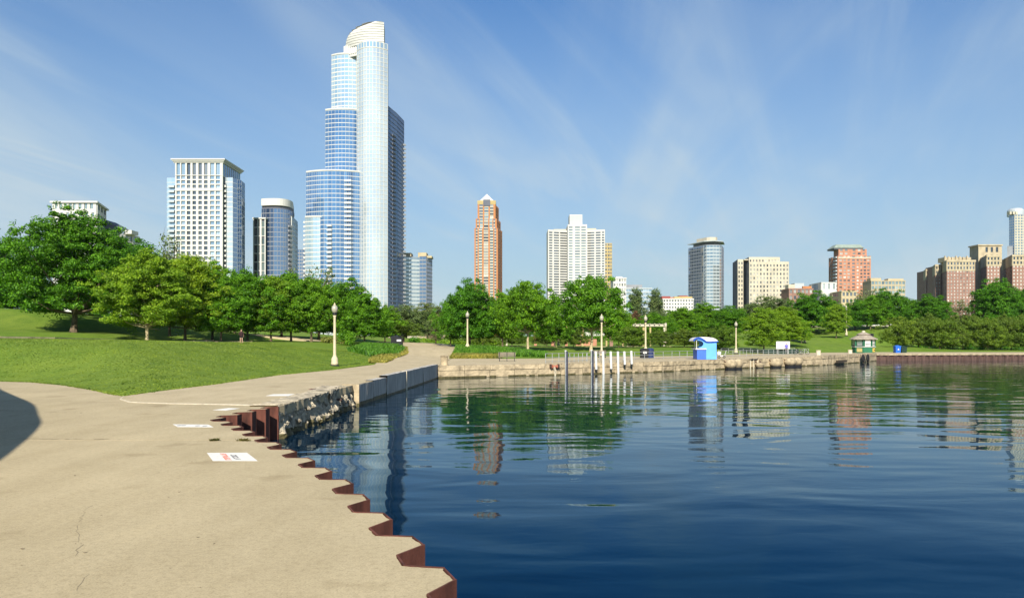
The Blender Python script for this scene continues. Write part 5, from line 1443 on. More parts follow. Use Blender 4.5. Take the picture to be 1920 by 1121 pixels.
kerb('stone_kerb', ((-160, 69.2), (0, 74.6), (100, 80.1), (190, 88.1), (300, 98.4), (400, 106)), .2, 'low stone kerb along the footpath behind the left lawn')
strip('path', ((930, 139), (1010, 140), (1100, 141), (1200, 142), (1300, 142)), 1.6, MAT['pave2'], .02)
strip('road', ((1380, 236), (1500, 246), (1600, 250), (1700, 251), (1900, 252)), 7, M('asphalt', (0.055, 0.055, 0.06), .9), .03)
# ------------------------------------------------------------------ street furniture
def lamp_proto():
    r = empty('street_lamp', (0, 0, 0))
    mb = MB(); mb.lathe([(.36, -.05), (.36, .12), (.30, .14)], 8); mb.build('plinth', MAT['black'], r)
    mb = MB(); mb.lathe([(.29, .10), (.29, .32), (.26, .36), (.26, .62), (.22, .70), (.15, .82), (.125, .95), (.12, 1.0), (.095, 3.85), (.10, 3.95), (.13, 4.02), (.13, 4.08)], 16); mb.build('post', MAT['cream'], r, True)
    mb = MB(); mb.lathe([(.11, 4.08), (.17, 4.14), (.19, 4.22), (.15, 4.30)], 14); mb.build('collar', MAT['black'], r, True)
    mb = MB(); mb.lathe([(.13, 4.28), (.20, 4.38), (.245, 4.52), (.25, 4.64), (.22, 4.76), (.15, 4.86), (.07, 4.92)], 16); g = mb.build('globe', MAT['globe'], r, True)
    mb = MB(); mb.lathe([(.085, 4.90), (.10, 4.94), (.05, 4.99), (.025, 5.03), (.035, 5.07), (.005, 5.12)], 10); mb.build('finial', MAT['cream'], g, True)
    return r
lp0 = lamp_proto(); first = True
for x, ytop, ybase, Y_, lb in ((627.5, 567, 687, 63.5, 'nearest cream lamp post standing on the left lawn edge'), (876.5, 583, 656, 104.5, 'cream lamp post in the planting bed at the path bend'), (1128, 588, 661, 104, 'cream lamp post behind the white mooring posts'),
                        (1210.5, 590, 653, 113, 'cream lamp post behind the blue barrel'), (1380, 602, 660, 128, 'cream lamp post right of the blue kiosk'), (1047.5, 601, 648, 158, 'cream lamp post at the left end of the pergola'), (1248.5, 604, 650, 160, 'cream lamp post at the right end of the pergola beam'),
                        (842.5, 612, 644, 155, 'short looking lamp post before the clipped hedge'), (729.5, 610, 641, 175, 'distant lamp post left of the black bins'), (1587, 572, 622, 205, 'pale lamp post on the slope below the red brick tower'), (1509, 600, 640, 168, 'thin pale lamp post behind the bicycles')):
    X = PX(x, Y_); z = TZ(X, Y_) - .05 if Y_ > 70 else 0
    h = PZ(ytop, Y_) - z; s = h / 5.12
    if first: o = lp0; o.location = (X, Y_, z); o['label'] = lb; first = False
    else: o = copy_tree(lp0, (X, Y_, z), label=lb)
    o.scale = (max(.8, min(1.05, s)), max(.8, min(1.05, s)), s); o['category'] = 'street lamp'; o['group'] = 'cream acorn lamp posts'

def rail(name, pts, label, h=.9, rails=3, step=2.0):
    pts = [Vector(p) for p in pts]; r = empty(name, (pts[0].x, pts[0].y, 0), label, 'railing')
    posts = []
    for a, b in zip(pts[:-1], pts[1:]):
        n = max(1, round((b - a).length / step))
        for i in range(n): posts.append(a.lerp(b, i / n))
    posts.append(pts[-1])
    for p in posts:
        mb = MB(); mb.tube((p.x, p.y, -.02), (p.x, p.y, h), .032, .032, 6); mb.build('post', MAT['steel'], r)
    for k in range(rails):
        z = h * (1 - .40 * k) if rails == 3 else h * (1 - .5 * k)
        mb = MB()
        for a, b in zip(pts[:-1], pts[1:]): mb.tube((a.x, a.y, z - .03), (b.x, b.y, z - .03), .028, .028, 6)
        mb.build('rail', MAT['steel'], r)
    return r
def g2(x, y): return G(x, y).xy
rail('railing', [g2(1023, 681), g2(1060, 680), g2(1100, 678)], 'short three bar railing section at the dock left of the mooring posts', .92, 3, 1.0)
rail('railing', [g2(1101, 677), g2(1190, 675), g2(1260, 672.5), g2(1302, 671)], 'grey railing between the mooring posts and the blue kiosk', .88, 3, 2.0)
rail('railing', [g2(1347, 669.5), g2(1400, 668), g2(1460, 666), g2(1516, 664)], 'grey railing right of the blue kiosk before the notice board', .88, 3, 1.9)
rail('railing', [(PX(1352, 127), 127), (PX(1420, 133), 133), (PX(1490, 139), 139)], 'second grey railing behind the first, by the lamp post', .9, 2, 1.8)

# mooring posts along the far quay
for k, (x, yt, yb, cap, lb) in enumerate(((1060.6, 658, 706, 'w', 'dark sided mooring post left of the others at the dock'), (1109, 657, 706, 'w', 'dark sided mooring post first left of the white ones'), (1117, 660, 693, 'b', 'white mooring post with black foot, first of five'), (1130.8, 660, 700, 'w', 'long white mooring post standing in the water below the lamp'),
                                     (1145, 660, 692, 'b', 'white mooring post with black foot, second of five'), (1158.6, 660, 699, 'w', 'long white mooring post, third of five'), (1170.6, 660, 684, 'b', 'short white mooring post with black foot, second from right'), (1183.6, 659, 683, 'b', 'short white mooring post with black foot at the right end'))):
    # stand just off the quay face
    Yq = 71.1 + (PX(x, 74) - 4.3) / 10.4 * 7.5 - .42
    X = PX(x, Yq); zt, zb = PZ(yt, Yq), PZ(yb, Yq)
    if cap == 'w': zb = -1.9
    r = empty('mooring_post', (X, Yq, 0), lb, 'mooring post', 'mooring posts along the far quay')
    w = .10 if k < 2 else .115
    mb = MB(); mb.tube((X + .05, Yq, zb), (X, Yq, zt), w, w, 12); p = mb.build('post', MAT['white_paint'] if k > 1 else MAT['steel'], r, False)
    mb = MB(); mb.lathe([(w + .01, 0), (w + .01, .03), (w * .5, .07)], 12, (X, Yq, zt)); mb.build('cap', MAT['white_paint'], r)
    if cap == 'b': mb = MB(); mb.tube((X + .052, Yq, zb - .05), (X + .05, Yq, zb + .03), w + .012, w + .012, 12); mb.build('foot', MAT['black'], r)
    if k < 2: mb = MB(); mb.box(X + .03, X + .2, Yq - .10, Yq + .1, -1.6, zt - .03); mb.build('side_board', M('dark_blue_side', (.03, .035, .06), .8), r)  # dark blue box along the right side of the first two posts
    mb = MB(); mb.tube((X, Yq + .1, .25), (X, Yq + .95, .1), .045, .045, 6); mb.build('bracket', MAT['steel'], r)

# bench
def bench(x, Y_, label, w=1.9, rz=0):
    X = PX(x, Y_); z = TZ(X, Y_); r = empty('park_bench', (X, Y_, z), label, 'bench')
    wood = MAT['bench']; T = Matrix.Translation((X, Y_, z)) @ Matrix.Rotation(rz, 4, 'Z')
    for i in range(4): mb = MB(); mb.T = T; mb.box(-w / 2, w / 2, -.45 + i * .115, -.36 + i * .115, .42, .46); mb.build('seat_slat', wood, r)
    for i in range(4): mb = MB(); mb.T = T; mb.box(-w / 2, w / 2, .06 + i * .02, .10 + i * .02, .52 + i * .1, .60 + i * .1); mb.build('back_slat', wood, r)
    for sx in (-w / 2 + .12, 0, w / 2 - .12):
        mb = MB(); mb.T = T; mb.box(sx - .03, sx + .03, -.44, -.38, 0, .42); mb.box(sx - .03, sx + .03, .02, .09, 0, .92); mb.box(sx - .031, sx + .031, -.45, .05, .36, .418); mb.build('leg', MAT['black'], r)
MAT['bench'] = M('weathered_grey_wood', (.23, .19, .15), .8, var=.25, scale=6, stretch=(.3, 3, 3))
bench(950.5, 80.5, 'grey slatted bench before the planting bed on the quay', 1.75)
bench(1246, 160, 'small dark bench under the low olive trees')
bench(1122, 98, 'dark bench behind the railing beside the mooring posts')

# stone pillar at the corner of the quay, bollards
def bollard(x, y, w, h, label, mat, Y_=None):
    p = G(x, y) if Y_ is None else Vector((PX(x, Y_), Y_, 0)); r = empty('bollard', p, label, 'bollard')
    mb = MB(); mb.lathe([(w * .5, -.05), (w * .5, h * .85), (w * .44, h * .9)], 12, p); mb.build('shaft', mat, r)
    mb = MB(); mb.lathe([(w * .56, h * .88), (w * .58, h * .97), (w * .5, h)], 12, p); mb.build('cap', mat, r)
bollard(833, 684.5, .62, .82, 'squat concrete bollard at the inner corner of the quay', MAT['quay'])
bollard(1534.5, 666.5, .62, .75, 'pale stone bollard right of the bicycles', MAT['white_edge'])
bollard(1594, 664, .62, .70, 'pale stone bollard left of the green ticket hut', MAT['white_edge'])

# bins and barrels
def bin_box(x, y, w, h, mat, label, name='litter_bin', lid=None, Y_=None):
    p = G(x, y) if Y_ is None else Vector((PX(x, Y_), Y_, TZ(PX(x, Y_), Y_))); r = empty(name, p, label, 'bin')
    mb = MB(); s = w / 2
    mb.add([(p.x - s * .86, p.y - s * .86, p.z), (p.x + s * .86, p.y - s * .86, p.z), (p.x + s * .86, p.y + s * .86, p.z), (p.x - s * .86, p.y + s * .86, p.z), (p.x - s, p.y - s, p.z + h * .86), (p.x + s, p.y - s, p.z + h * .86), (p.x + s, p.y + s, p.z + h * .86), (p.x - s, p.y + s, p.z + h * .86)], [(0, 3, 2, 1), (4, 5, 6, 7), (0, 1, 5, 4), (1, 2, 6, 5), (2, 3, 7, 6), (3, 0, 4, 7)]); mb.build('body', mat, r)
    mb = MB(); mb.box(p.x - s * 1.06, p.x + s * 1.06, p.y - s * 1.08, p.y + s * 1.06, p.z + h * .862, p.z + h * .93); mb.lathe([(s * .9, h * .93), (s * .7, h), (s * .2, h * 1.01)], 10, p); mb.build('lid', lid or mat, r)
    for k in (-1, 1): mb = MB(); mb.tube((p.x + k * s * .7, p.y + s * .9, p.z + .1), (p.x + k * s * .95, p.y + s * .9, p.z + .1), .1, .1, 10); mb.build('wheel', MAT['rubber'], r)
    return r, p
MAT['blue_plastic'] = M('blue_plastic', (.02, .12, .55), .45, var=.08)
MAT['green_plastic'] = M('dark_green_plastic', (.012, .035, .025), .5, var=.1)
MAT['navy'] = M('navy_plastic', (.02, .035, .11), .5, var=.15)
r, p = bin_box(741, 0, 1.1, 1.5, MAT['black'], 'left one of two black litter bins by the path bend', Y_=112)
r, p = bin_box(749, 0, .95, 1.35, MAT['black'], 'right one of two black litter bins, with white sticker', Y_=110.5)
mb = MB(); mb.box(p.x - .3, p.x + .3, p.y - .53, p.y - .5, p.z + .75, p.z + 1.0); mb.box(p.x - .35, p.x + .35, p.y - .5, p.y - .46, p.z + .05, p.z + .18); mb.build('sticker', MAT['white_paint'], r)
r, p = bin_box(1208, 671, .95, 1.15, MAT['black'], 'black bin beside the blue barrel behind the railing')
mb = MB(); mb.box(p.x - .22, p.x + .22, p.y - .50, p.y - .47, .55, .8); mb.build('sticker', MAT['white_paint'], r)
p = G(1219, 671); r = empty('barrel', p, 'blue ribbed barrel beside the black bin at the railing', 'barrel')
mb = MB(); mb.lathe([(.42, 0), (.46, .05), (.46, .35), (.48, .38), (.46, .41), (.46, .72), (.48, .75), (.46, .78), (.45, 1.05), (.36, 1.15)], 18, p); mb.build('body', MAT['navy'], r)
mb = MB(); mb.lathe([(.30, 1.15), (.30, 1.19), (.1, 1.2)], 14, p); mb.build('lid', MAT['navy'], r)
r, p = bin_box(1682, 0, .95, 1.3, MAT['blue_plastic'], 'bright blue recycling bin on the right shore sidewalk', Y_=140)
mb = MB(); mb.add([(p.x - .18, p.y - .52, p.z + .5), (p.x + .18, p.y - .52, p.z + .5), (p.x, p.y - .53, p.z + .8)], [(0, 1, 2)]); mb.build('emblem', MAT['white_paint'], r)
bin_box(1693.5, 0, .95, 1.2, MAT['green_plastic'], 'dark green bin right of the blue recycling bin', Y_=141)
bin_box(1633, 0, .95, 1.0, MAT['black'], 'black bin on the slope behind the green ticket hut', Y_=192)

# --- blue kiosk with wave shaped roof
MAT['k_blue'] = M('sky_blue_panel', (.12, .36, .78), .45, var=.06); MAT['k_deep'] = M('royal_blue_panel', (.05, .14, .62), .45, var=.08); MAT['k_navy'] = M('deep_blue_fascia', (.01, .06, .36), .4, var=.08)
Yk = 88.0; s = Yk / F; kx = PX(1302, Yk)
r = empty('kiosk', (PX(1325, Yk), Yk, 0), 'sky blue vending kiosk with wave shaped white roof on the quay', 'kiosk')
D = 1.9
def kp(x, y): return (PX(x, Yk), (673 - y) * s)
def extr(name, pts, y0, y1, mat):
    mb = MB(); n = len(pts); ar = sum(pts[i][0] * pts[(i + 1) % n][1] - pts[(i + 1) % n][0] * pts[i][1] for i in range(n))
    if ar < 0: pts = pts[::-1]
    mb.add([(p[0], y0, p[1]) for p in pts] + [(p[0], y1, p[1]) for p in pts], [tuple(range(n)), tuple(reversed(range(n, 2 * n)))] + [((i + 1) % n, i, n + i, n + (i + 1) % n) for i in range(n)])
    return mb.build(name, mat, r)
arcp = [kp(1309.5 + 9.5 * math.sin(t), 643.5 - 6.5 * math.cos(t)) for t in np.linspace(-.2, math.pi * .96, 12)]
side = [kp(1324, 672.5), kp(1324, 652), kp(1311, 651)] + list(reversed(arcp)) + [kp(1308, 634.5), kp(1318, 635), kp(1324, 640), kp(1343.5, 640), kp(1343.5, 672.5)]
for y0 in (Yk, Yk + D - .08): extr('side_panel', side, y0, y0 + .08, MAT['k_blue'])
extr('counter_panel', [kp(1307, 672.5), kp(1307, 654.2), kp(1324, 654.2), kp(1324, 672.5)], Yk - .02, Yk + .06, MAT['k_deep'])
extr('counter_panel', [kp(1307, 672.5), kp(1307, 654.2), kp(1324, 654.2), kp(1324, 672.5)], Yk + D - .06, Yk + D + .02, MAT['k_deep'])
extr('front_panel', [kp(1307.2, 672), kp(1307.2, 654.4), kp(1308.4, 654.4), kp(1308.4, 672)], Yk + .07, Yk + D - .07, MAT['k_deep'])
extr('back_panel', [kp(1342.2, 672), kp(1342.2, 640.5), kp(1343.3, 640.5), kp(1343.3, 672)], Yk + .09, Yk + D - .09, MAT['k_blue'])
extr('counter_top', [kp(1304, 654.2), kp(1304, 652), kp(1324, 652), kp(1324, 654.2)], Yk - .12, Yk + D + .12, MAT['white_paint'])
up = [kp(*q) for q in ((1299, 638), (1301, 634.5), (1305, 632), (1310, 631.2), (1316, 632.5), (1321, 636), (1324, 638.5), (1330, 639.2), (1346.5, 638.3))]
lo = [kp(*q) for q in ((1346.5, 640.2), (1330, 641), (1323.5, 640.6), (1319, 637.6), (1314, 635), (1309, 634), (1305, 635), (1303, 637), (1301, 638.8))]
extr('roof_fascia', up + lo, Yk - .14, Yk + .0, MAT['k_navy']); extr('roof_fascia', up + lo, Yk + D, Yk + D + .14, MAT['k_navy'])
extr('roof_shell', up + lo, Yk + .01, Yk + D - .01, MAT['white_paint'])
extr('roof_hood', [kp(*q) for q in ((1314, 631.5), (1318, 630.6), (1330, 631), (1338, 632.4), (1344, 635), (1347, 638.2), (1330, 638.9), (1324, 638.2), (1320, 635))], Yk + .2, Yk + D - .2, MAT['white_paint'])
for x in (1306.5, 1309): mb = MB(); mb.tube((kp(x, 651)[0], Yk + .12 if x < 1308 else Yk + D - .12, kp(x, 652)[1]), (kp(x, 651)[0], Yk + .12 if x < 1308 else Yk + D - .12, kp(x, 634.5)[1]), .035); mb.build('post', MAT['white_paint'], r)
for x in (1309, 1327, 1341): mb = MB(); mb.box(PX(x, Yk), PX(x + 1.5, Yk), Yk + .2, Yk + 1.6, -.02, .06); mb.build('foot', MAT['white_paint'], r)
# goods cart right of the kiosk
p = G(1350, 671.5); r = empty('hand_cart', p, 'small white hand cart parked right of the blue kiosk', 'cart')
mb = MB(); mb.box(p.x - .35, p.x + .55, p.y - .3, p.y + .3, .22, .34); mb.build('deck', MAT['white_paint'], r)
mb = MB(); mb.lathe([(.2, .36), (.26, .5), (.22, .75), (.1, .82)], 12, (p.x - .12, p.y, 0)); mb.build('cooler', MAT['white_paint'], r, True)
for sx in (-.2, .4): mb = MB(); mb.torus((p.x + sx, p.y - .34, .17), .13, .04, 'Y', 14, 6); mb.build('wheel', MAT['rubber'], r)
mb = MB(); mb.path([(p.x + .5, p.y, .3), (p.x + .75, p.y, .9), (p.x + .72, p.y + .2, .92)], .025); mb.build('handle', MAT['steel'], r)

# --- white notice board, visitor in blue, bicycles
Yb = 128.0
X0, X1 = PX(1455.5, Yb), PX(1481, Yb); z0, z1 = PZ(654, Yb), PZ(640, Yb)
r = empty('notice_board', ((X0 + X1) / 2, Yb, 0), 'white notice board with grey picture facing the basin', 'sign board')
mb = MB(); mb.box(X0, X1, Yb, Yb + .12, z0, z1); b_ = mb.build('panel', MAT['white_paint'], r)
def print_mat():
    m, t, p, out = nodes('grey_print'); n = noise_tex(t, 2.2, 4, .6)
    t.links.new(ramp(t, n, [(.35, (.25, .26, .27)), (.5, (.5, .52, .55)), (.65, (.68, .69, .76))]), p.inputs['Base Color']); return m
mb = MB(); mb.box(X0 + .25, X0 + 1.4, Yb - .012, Yb - .004, z0 + .35, z1 - .15); mb.build('printed_picture', print_mat(), b_)
mb = MB(); mb.box(X1 - .38, X1 - .2, Yb - .012, Yb - .004, z0 + .55, z0 + .75); mb.build('printed_mark', MAT['steel'], b_)
for x in (X0 + .2, X1 - .2): mb = MB(); mb.box(x - .06, x + .06, Yb + .13, Yb + .25, -.1, z1 - .1); mb.build('post', MAT['steel'], r)
mb = MB(); mb.box(X0 - 1.8, X1 + 1.6, Yb + .5, Yb + .9, 0.0, .75)
tag(mb.build('low_rack', MAT['green_plastic']), 'dark low bicycle rack behind the notice board', 'rack')

def person(name, loc, rz, label, pose, hts, skin, shirt, lower, hair, shoes=None):
    """one continuous body grown over a skeleton; materials by region"""
    V, E, Rr = pose
    me = bpy.data.meshes.new('body'); me.from_pydata(V, E, [])
    o = bpy.data.objects.new('body_tmp', me); COL.objects.link(o)
    o.modifiers.new('s', 'SKIN'); sv = me.skin_vertices[0].data
    for i, rr in enumerate(Rr): sv[i].radius = rr if isinstance(rr, tuple) else (rr, rr)
    for d in sv: d.use_root = False
    sv[0].use_root = True
    sub = o.modifiers.new('u', 'SUBSURF'); sub.levels = 2; sub.render_levels = 2
    dg = bpy.context.evaluated_depsgraph_get(); em = bpy.data.meshes.new_from_object(o.evaluated_get(dg))
    bpy.data.objects.remove(o)
    em.materials.clear()
    for m in (skin, shirt, lower, hair): em.materials.append(m)
    zw, zs, zh = hts
    for pl in em.polygons:
        c = pl.center; pl.use_smooth = True
        far = abs(c.x) > .27 and c.z < 1.22
        if c.z > 1.60 and c.y > -.01 - (c.z - 1.6) * .5 or c.z > 1.70: pl.material_index = 3
        elif c.z > zs: pl.material_index = 0
        elif c.z > zw: pl.material_index = 0 if far else 1
        elif c.z > zh and abs(c.x) < .24: pl.material_index = 2
        elif c.z < .07: pl.material_index = 3
        else: pl.material_index = 0
    b = bpy.data.objects.new(name, em); COL.objects.link(b); b.location = loc; b.rotation_euler = (0, 0, rz)
    return tag(b, label, 'person')
def body_pose(step=.0, arm=0.0, armb=0.0):
    V = [(0, 0, .96), (0, .01, 1.15), (0, .0, 1.36), (0, 0, 1.47), (0, -.01, 1.56), (0, -.02, 1.66), (0, -.015, 1.75)]
    E = [(0, 1), (1, 2), (2, 3), (3, 4), (4, 5), (5, 6)]
    R_ = [(.15, .11), (.135, .10), (.16, .105), (.075, .07), (.06, .06), (.09, .105), (.07, .085)]
    for s in (-1, 1):
        b = len(V); st = step * s
        V += [(s * .10, 0, .90), (s * .105, -st * .5 - .01, .50), (s * .11, st * .2 + .01 - st, .10), (s * .115, -st - .13, .04)]
        E += [(0, b), (b, b + 1), (b + 1, b + 2), (b + 2, b + 3)]; R_ += [.10, .062, .042, .038]
    for s, a in ((-1, arm), (1, armb)):
        b = len(V)
        V += [(s * .19, 0, 1.40), (s * .25, -.02 - a * .12, 1.14 + a * .03), (s * (.27 - a * .08), -.06 - a * .22, .92 + a * .25), (s * (.27 - a * .09), -.08 - a * .26, .84 + a * .28)]
        E += [(2, b), (b, b + 1), (b + 1, b + 2), (b + 2, b + 3)]; R_ += [.062, .045, .034, .036]
        h = b + 3; hv = Vector(V[h])
        for k, (dx, dz, ln) in enumerate(((-.03, 0, .07), (-.012, 0, .085), (.008, 0, .08), (.026, 0, .065))):
            V.append((hv.x + dx, hv.y - .03, hv.z - ln)); E.append((h, len(V) - 1)); R_.append(.009)
        V.append((hv.x - s * .05, hv.y - .04, hv.z - .02)); E.append((h, len(V) - 1)); R_.append(.01)
    return V, E, R_
skin = M('skin', (.48, .29, .20), .6, var=.05); hairm = M('dark_hair', (.02, .015, .012), .7, var=.1)
Yp = 98.0; X = PX(452.5, Yp)
person('person', (X, Yp, TZ(X, Yp) - .03), .3, 'person in dark top and shorts standing under the trees by the path', body_pose(.10, .6, .1), (.86, 1.47, .70), skin, M('dark_maroon_cloth', (.035, .012, .015), .8), M('black_cloth', (.012, .012, .014), .8), hairm)
Yp = 125.5; X = PX(1474.3, Yp)
person('person', (X, Yp, TZ(X, Yp)), math.pi, 'person in a blue shirt standing before the white notice board', body_pose(.03, .2, .2), (.92, 1.47, .06), skin, M('periwinkle_cloth', (.13, .12, .52), .8), M('grey_cloth', (.20, .19, .20), .8), hairm)

def bicycle(loc, rz, label, col):
    r = empty('bicycle', (0, 0, 0), label, 'bicycle', 'bicycles parked by the notice board'); fm = M('bicycle_paint', col, .4)
    for sx in (-.52, .52):
        mb = MB(); mb.torus((sx, 0, .34), .31, .028, 'Y', 22, 6); w = mb.build('wheel', MAT['rubber'], r)
        mb = MB()
        for k in range(8): a = k * math.pi / 4; mb.tube((sx, 0, .34), (sx + .3 * math.cos(a), 0, .34 + .3 * math.sin(a)), .006, .006, 4)
        mb.tube((sx, -.05, .34), (sx, .05, .34), .03); mb.build('spokes', MAT['steel'], w)
    mb = MB(); bb, st, hd, fx = (-.06, 0, .30), (-.18, 0, .78), (.36, 0, .82), (.52, 0, .34)
    for a, b in ((bb, st), (bb, (.38, 0, .70)), (st, hd), (bb, (-.52, 0, .34)), (st, (-.52, 0, .34)), (hd, fx)): mb.tube(a, b, .022)
    mb.build('frame', fm, r)
    mb = MB(); mb.path([(.36, 0, .82), (.34, 0, .96)], .018); mb.path([(.44, -.26, .98), (.34, -.1, .98), (.34, .1, .98), (.44, .26, .98)], .016); mb.build('handlebar', MAT['black'], r)
    mb = MB(); mb.prism([(-.34, -.07), (-.34, .07), (-.16, .05), (-.06, .02), (-.06, -.02), (-.16, -.05)], .86, .91); mb.tube((-.18, 0, .76), (-.2, 0, .87), .016); mb.build('saddle', MAT['black'], r)
    r.location = loc; r.rotation_euler = (0, 0, rz)
for x, Y_, rz, lb, col in ((1497, 119, .2, 'left one of two bicycles parked at the railing end', (.05, .05, .06)), (1507, 121, -.25, 'right one of two bicycles parked at the railing end', (.25, .26, .28))): bicycle((PX(x, Y_), Y_, 0), rz, lb, col)

# --- green octagonal ticket hut
Yh = 138.0; hx = PX(1619, Yh); r = empty('ticket_hut', (hx, Yh, 0), 'green octagonal ticket hut with two tiered grey shingle roof', 'hut')
MAT['h_green'] = M('hut_green_paint', (.02, .13, .065), .6, var=.12); MAT['shingle'] = M('weathered_shingle', (.33, .28, .22), .9, var=.25, scale=3, bump=.02, bscale=10)
R8 = 1.85
def octo(R, z): return [(hx + R * math.cos(math.pi / 8 + k * math.pi / 4), Yh + R * math.sin(math.pi / 8 + k * math.pi / 4), z) for k in range(8)]
mb = MB(); mb.prism([q[:2] for q in octo(R8, 0)], 0, 1.05); mb.build('lower_wall', MAT['h_green'], r)
mb = MB(); mb.prism([q[:2] for q in octo(R8 * .93, 0)], 1.05, 2.35); mb.build('inner_wall', MAT['h_green'], r)
mb = MB(); mb.prism([q[:2] for q in octo(R8 + .12, 0)], 1.04, 1.12); mb.build('sill', MAT['white_paint'], r)
for q in octo(R8, 0): mb = MB(); mb.tube((q[0], q[1], 1.1), (q[0], q[1], 2.4), .09, .09, 6); mb.build('corner_post', MAT['h_green'], r)
O = [Vector(q) for q in octo(R8 * .96, 0)]
pm = {5: 'white_paint', 4: 'w_dark', 6: 'white_paint', 7: 'w_dark', 3: 'w_dark'}
for k in (3, 4, 5, 6):
    a, b = O[k], O[(k + 1) % 8]; u = (b - a).normalized(); nn = Vector((u.y, -u.x, 0)); 
    m_ = MAT['w_dark'] if k in (3, ) else (MAT['white_paint'] if k != 4 else MAT['w_green'])
    mb = MB(); mb.slab((a + u * .22).xy, (b - u * .22).xy, nn.xy, .0, .06, 1.18, 2.3); mb.build('window', m_, r)
    mb = MB(); mb.slab((a + u * .3).xy, (b - u * .3).xy, nn.xy, .062, .075, 1.35, 1.7); mb.build('printed_notice', MAT['steel'], r)
for k, mt in ((4, 'leaf_y'), (6, 'sign_y')): 
    a, b = Vector(octo(R8, 0)[k]), Vector(octo(R8, 0)[(k + 1) % 8]); u = (b - a).normalized(); nn = Vector((u.y, -u.x, 0))
    MAT[mt] = M(mt + '_panel', (.48, .40, .16) if k == 4 else (.72, .53, .10), .7, var=.3, scale=5)
    mb = MB(); mb.slab((a + u * .25).xy, (b - u * .25).xy, nn.xy, .0, .05, .2, .85); o = mb.build('sign_panel', MAT[mt], r)
    if k == 6:
        for t in (.45, .62): c2 = a.lerp(b, t) + nn * .07; mb = MB(); mb.box(c2.x - .1, c2.x + .1, c2.y - .02, c2.y + .02, .42, .62); mb.build('printed_mark', MAT['rust'], o)
def oct_roof(name, R0, z0, R1, z1):
    mb = MB(); mb.add(octo(R0, z0 - .1) + octo(R0, z0) + octo(R1, z1), [(i, (i + 1) % 8, 8 + (i + 1) % 8, 8 + i) for i in range(8)] + [(8 + i, 8 + (i + 1) % 8, 16 + (i + 1) % 8, 16 + i) for i in range(8)] + [tuple(range(16, 24)), tuple(reversed(range(8)))]); mb.build(name, MAT['shingle'], r)
oct_roof('lower_roof', 2.3, 2.42, .95, 3.1); oct_roof('upper_roof', 1.15, 3.22, .3, 3.6)
mb = MB(); mb.prism([q[:2] for q in octo(.85, 0)], 3.0, 3.25); mb.build('roof_lantern', MAT['black'], r)
mb = MB(); mb.lathe([(.28, 3.55), (.32, 3.75), (.1, 3.85)], 8, (hx, Yh, 0)); mb.build('finial', MAT['white_edge'], r)

# --- fenders, tyres and fittings on the far quay
def on_far(x):
    for a, b in zip(FAR[:-1], FAR[1:]):
        A, B_ = Vector(a), Vector(b)
        t0, t1 = A.x / A.y, B_.x / B_.y; t = (x - 960) / F
        if t0 <= t <= t1 or b == FAR[-1]:
            lo, hi = 0.0, 1.0
            for _ in range(30):
                k = (lo + hi) / 2; q = A.lerp(B_, k)
                if q.x / q.y < t: lo = k
                else: hi = k
            d = (B_ - A).normalized(); return q, d, Vector((d.y, -d.x))
for k, (x, wd, zb, lb) in enumerate(((1362, .75, -.95, 'leftmost grey barrel fender bulging from the far quay'), (1375, .62, -.95, 'second grey barrel fender from the left on the far quay'), (1417, .55, -1.05, 'low round fender at the waterline of the far quay'), (1447, .8, -1.0, 'large barrel fender in the middle of the far quay'), (1474, .8, -.9, 'fourth barrel fender of the far quay, left of a pair'), (1487, .7, -.9, 'rightmost barrel fender of the far quay'))):
    q, d, nn = on_far(x); c = q + nn * .5
    r = empty('quay_fender', (c.x, c.y, 0), lb, 'fender', 'barrel fenders along the far quay')
    mb = MB(); prof = [(.25, zb), (wd * .75, zb + .12), (wd, zb + .4), (wd, zb + .6), (wd * .7, -.05 if zb > -1.02 else -.5), (.2, .06 if zb > -1.02 else -.4)]; mb.lathe(prof, 14, (c.x, c.y, 0)); mb.build('barrel', MAT['quay'], r, True)
    mb = MB(); mb.lathe([(wd * .5, zb - .3), (wd * .78, zb - .1), (wd * .8, zb + .1)], 14, (c.x, c.y, 0)); mb.build('foot', MAT['rubber'], r)
    for s_ in (-1, 1): mb = MB(); e = q + d * s_ * wd * 1.1 - nn * .1; mb.path([(e.x, e.y, .08), (c.x + d.x * s_ * wd * .7, c.y + d.y * s_ * wd * .7, zb + .55)], .05); mb.build('chain', MAT['rust_dark'], r)
q, d, nn = on_far(1410); r = empty('dock_recess', (q.x, q.y, 0), 'square stone dock recess with dark lintel on the far quay', 'recess')
mb = MB(); a, b = q - d * .75 + nn * .2, q + d * .75 + nn * .2; mb.slab(a, b, nn, 0, .1, -.08, .02); mb.build('lintel', MAT['black'], r)
for s_ in (-.72, -.1, .68): mb = MB(); mb.slab(q + d * s_ + nn * .2, q + d * (s_ + .12) + nn * .2, nn, 0, .07, -1.0, -.09); mb.build('upright', MAT['white_edge'], r)
for k, x in enumerate((1610.5, 1619.5)):
    q, d, nn = on_far(x); r = empty('hanging_tyre', (q.x, q.y, 0), ('left one of two black tyres hanging on the quay below the ticket hut', 'right one of two black tyres hanging on the quay below the ticket hut')[k], 'tyre', 'tyres on the far quay')
    c = q + nn * .55; mb = MB(); mb.T = Matrix.Translation((c.x, c.y, -.42)) @ Matrix.Rotation(math.atan2(d.y, d.x), 4, 'Z') @ Matrix.Scale(1.25, 4, (0, 0, 1)); mb.torus((0, 0, 0), .30, .17, 'Y', 18, 8); mb.build('tyre', MAT['rubber'], r)
    mb = MB(); mb.path([(c.x, c.y, -.1), (q.x - nn.x * .2, q.y - nn.y * .2, .27)], .03); mb.build('chain', MAT['rust_dark'], r)
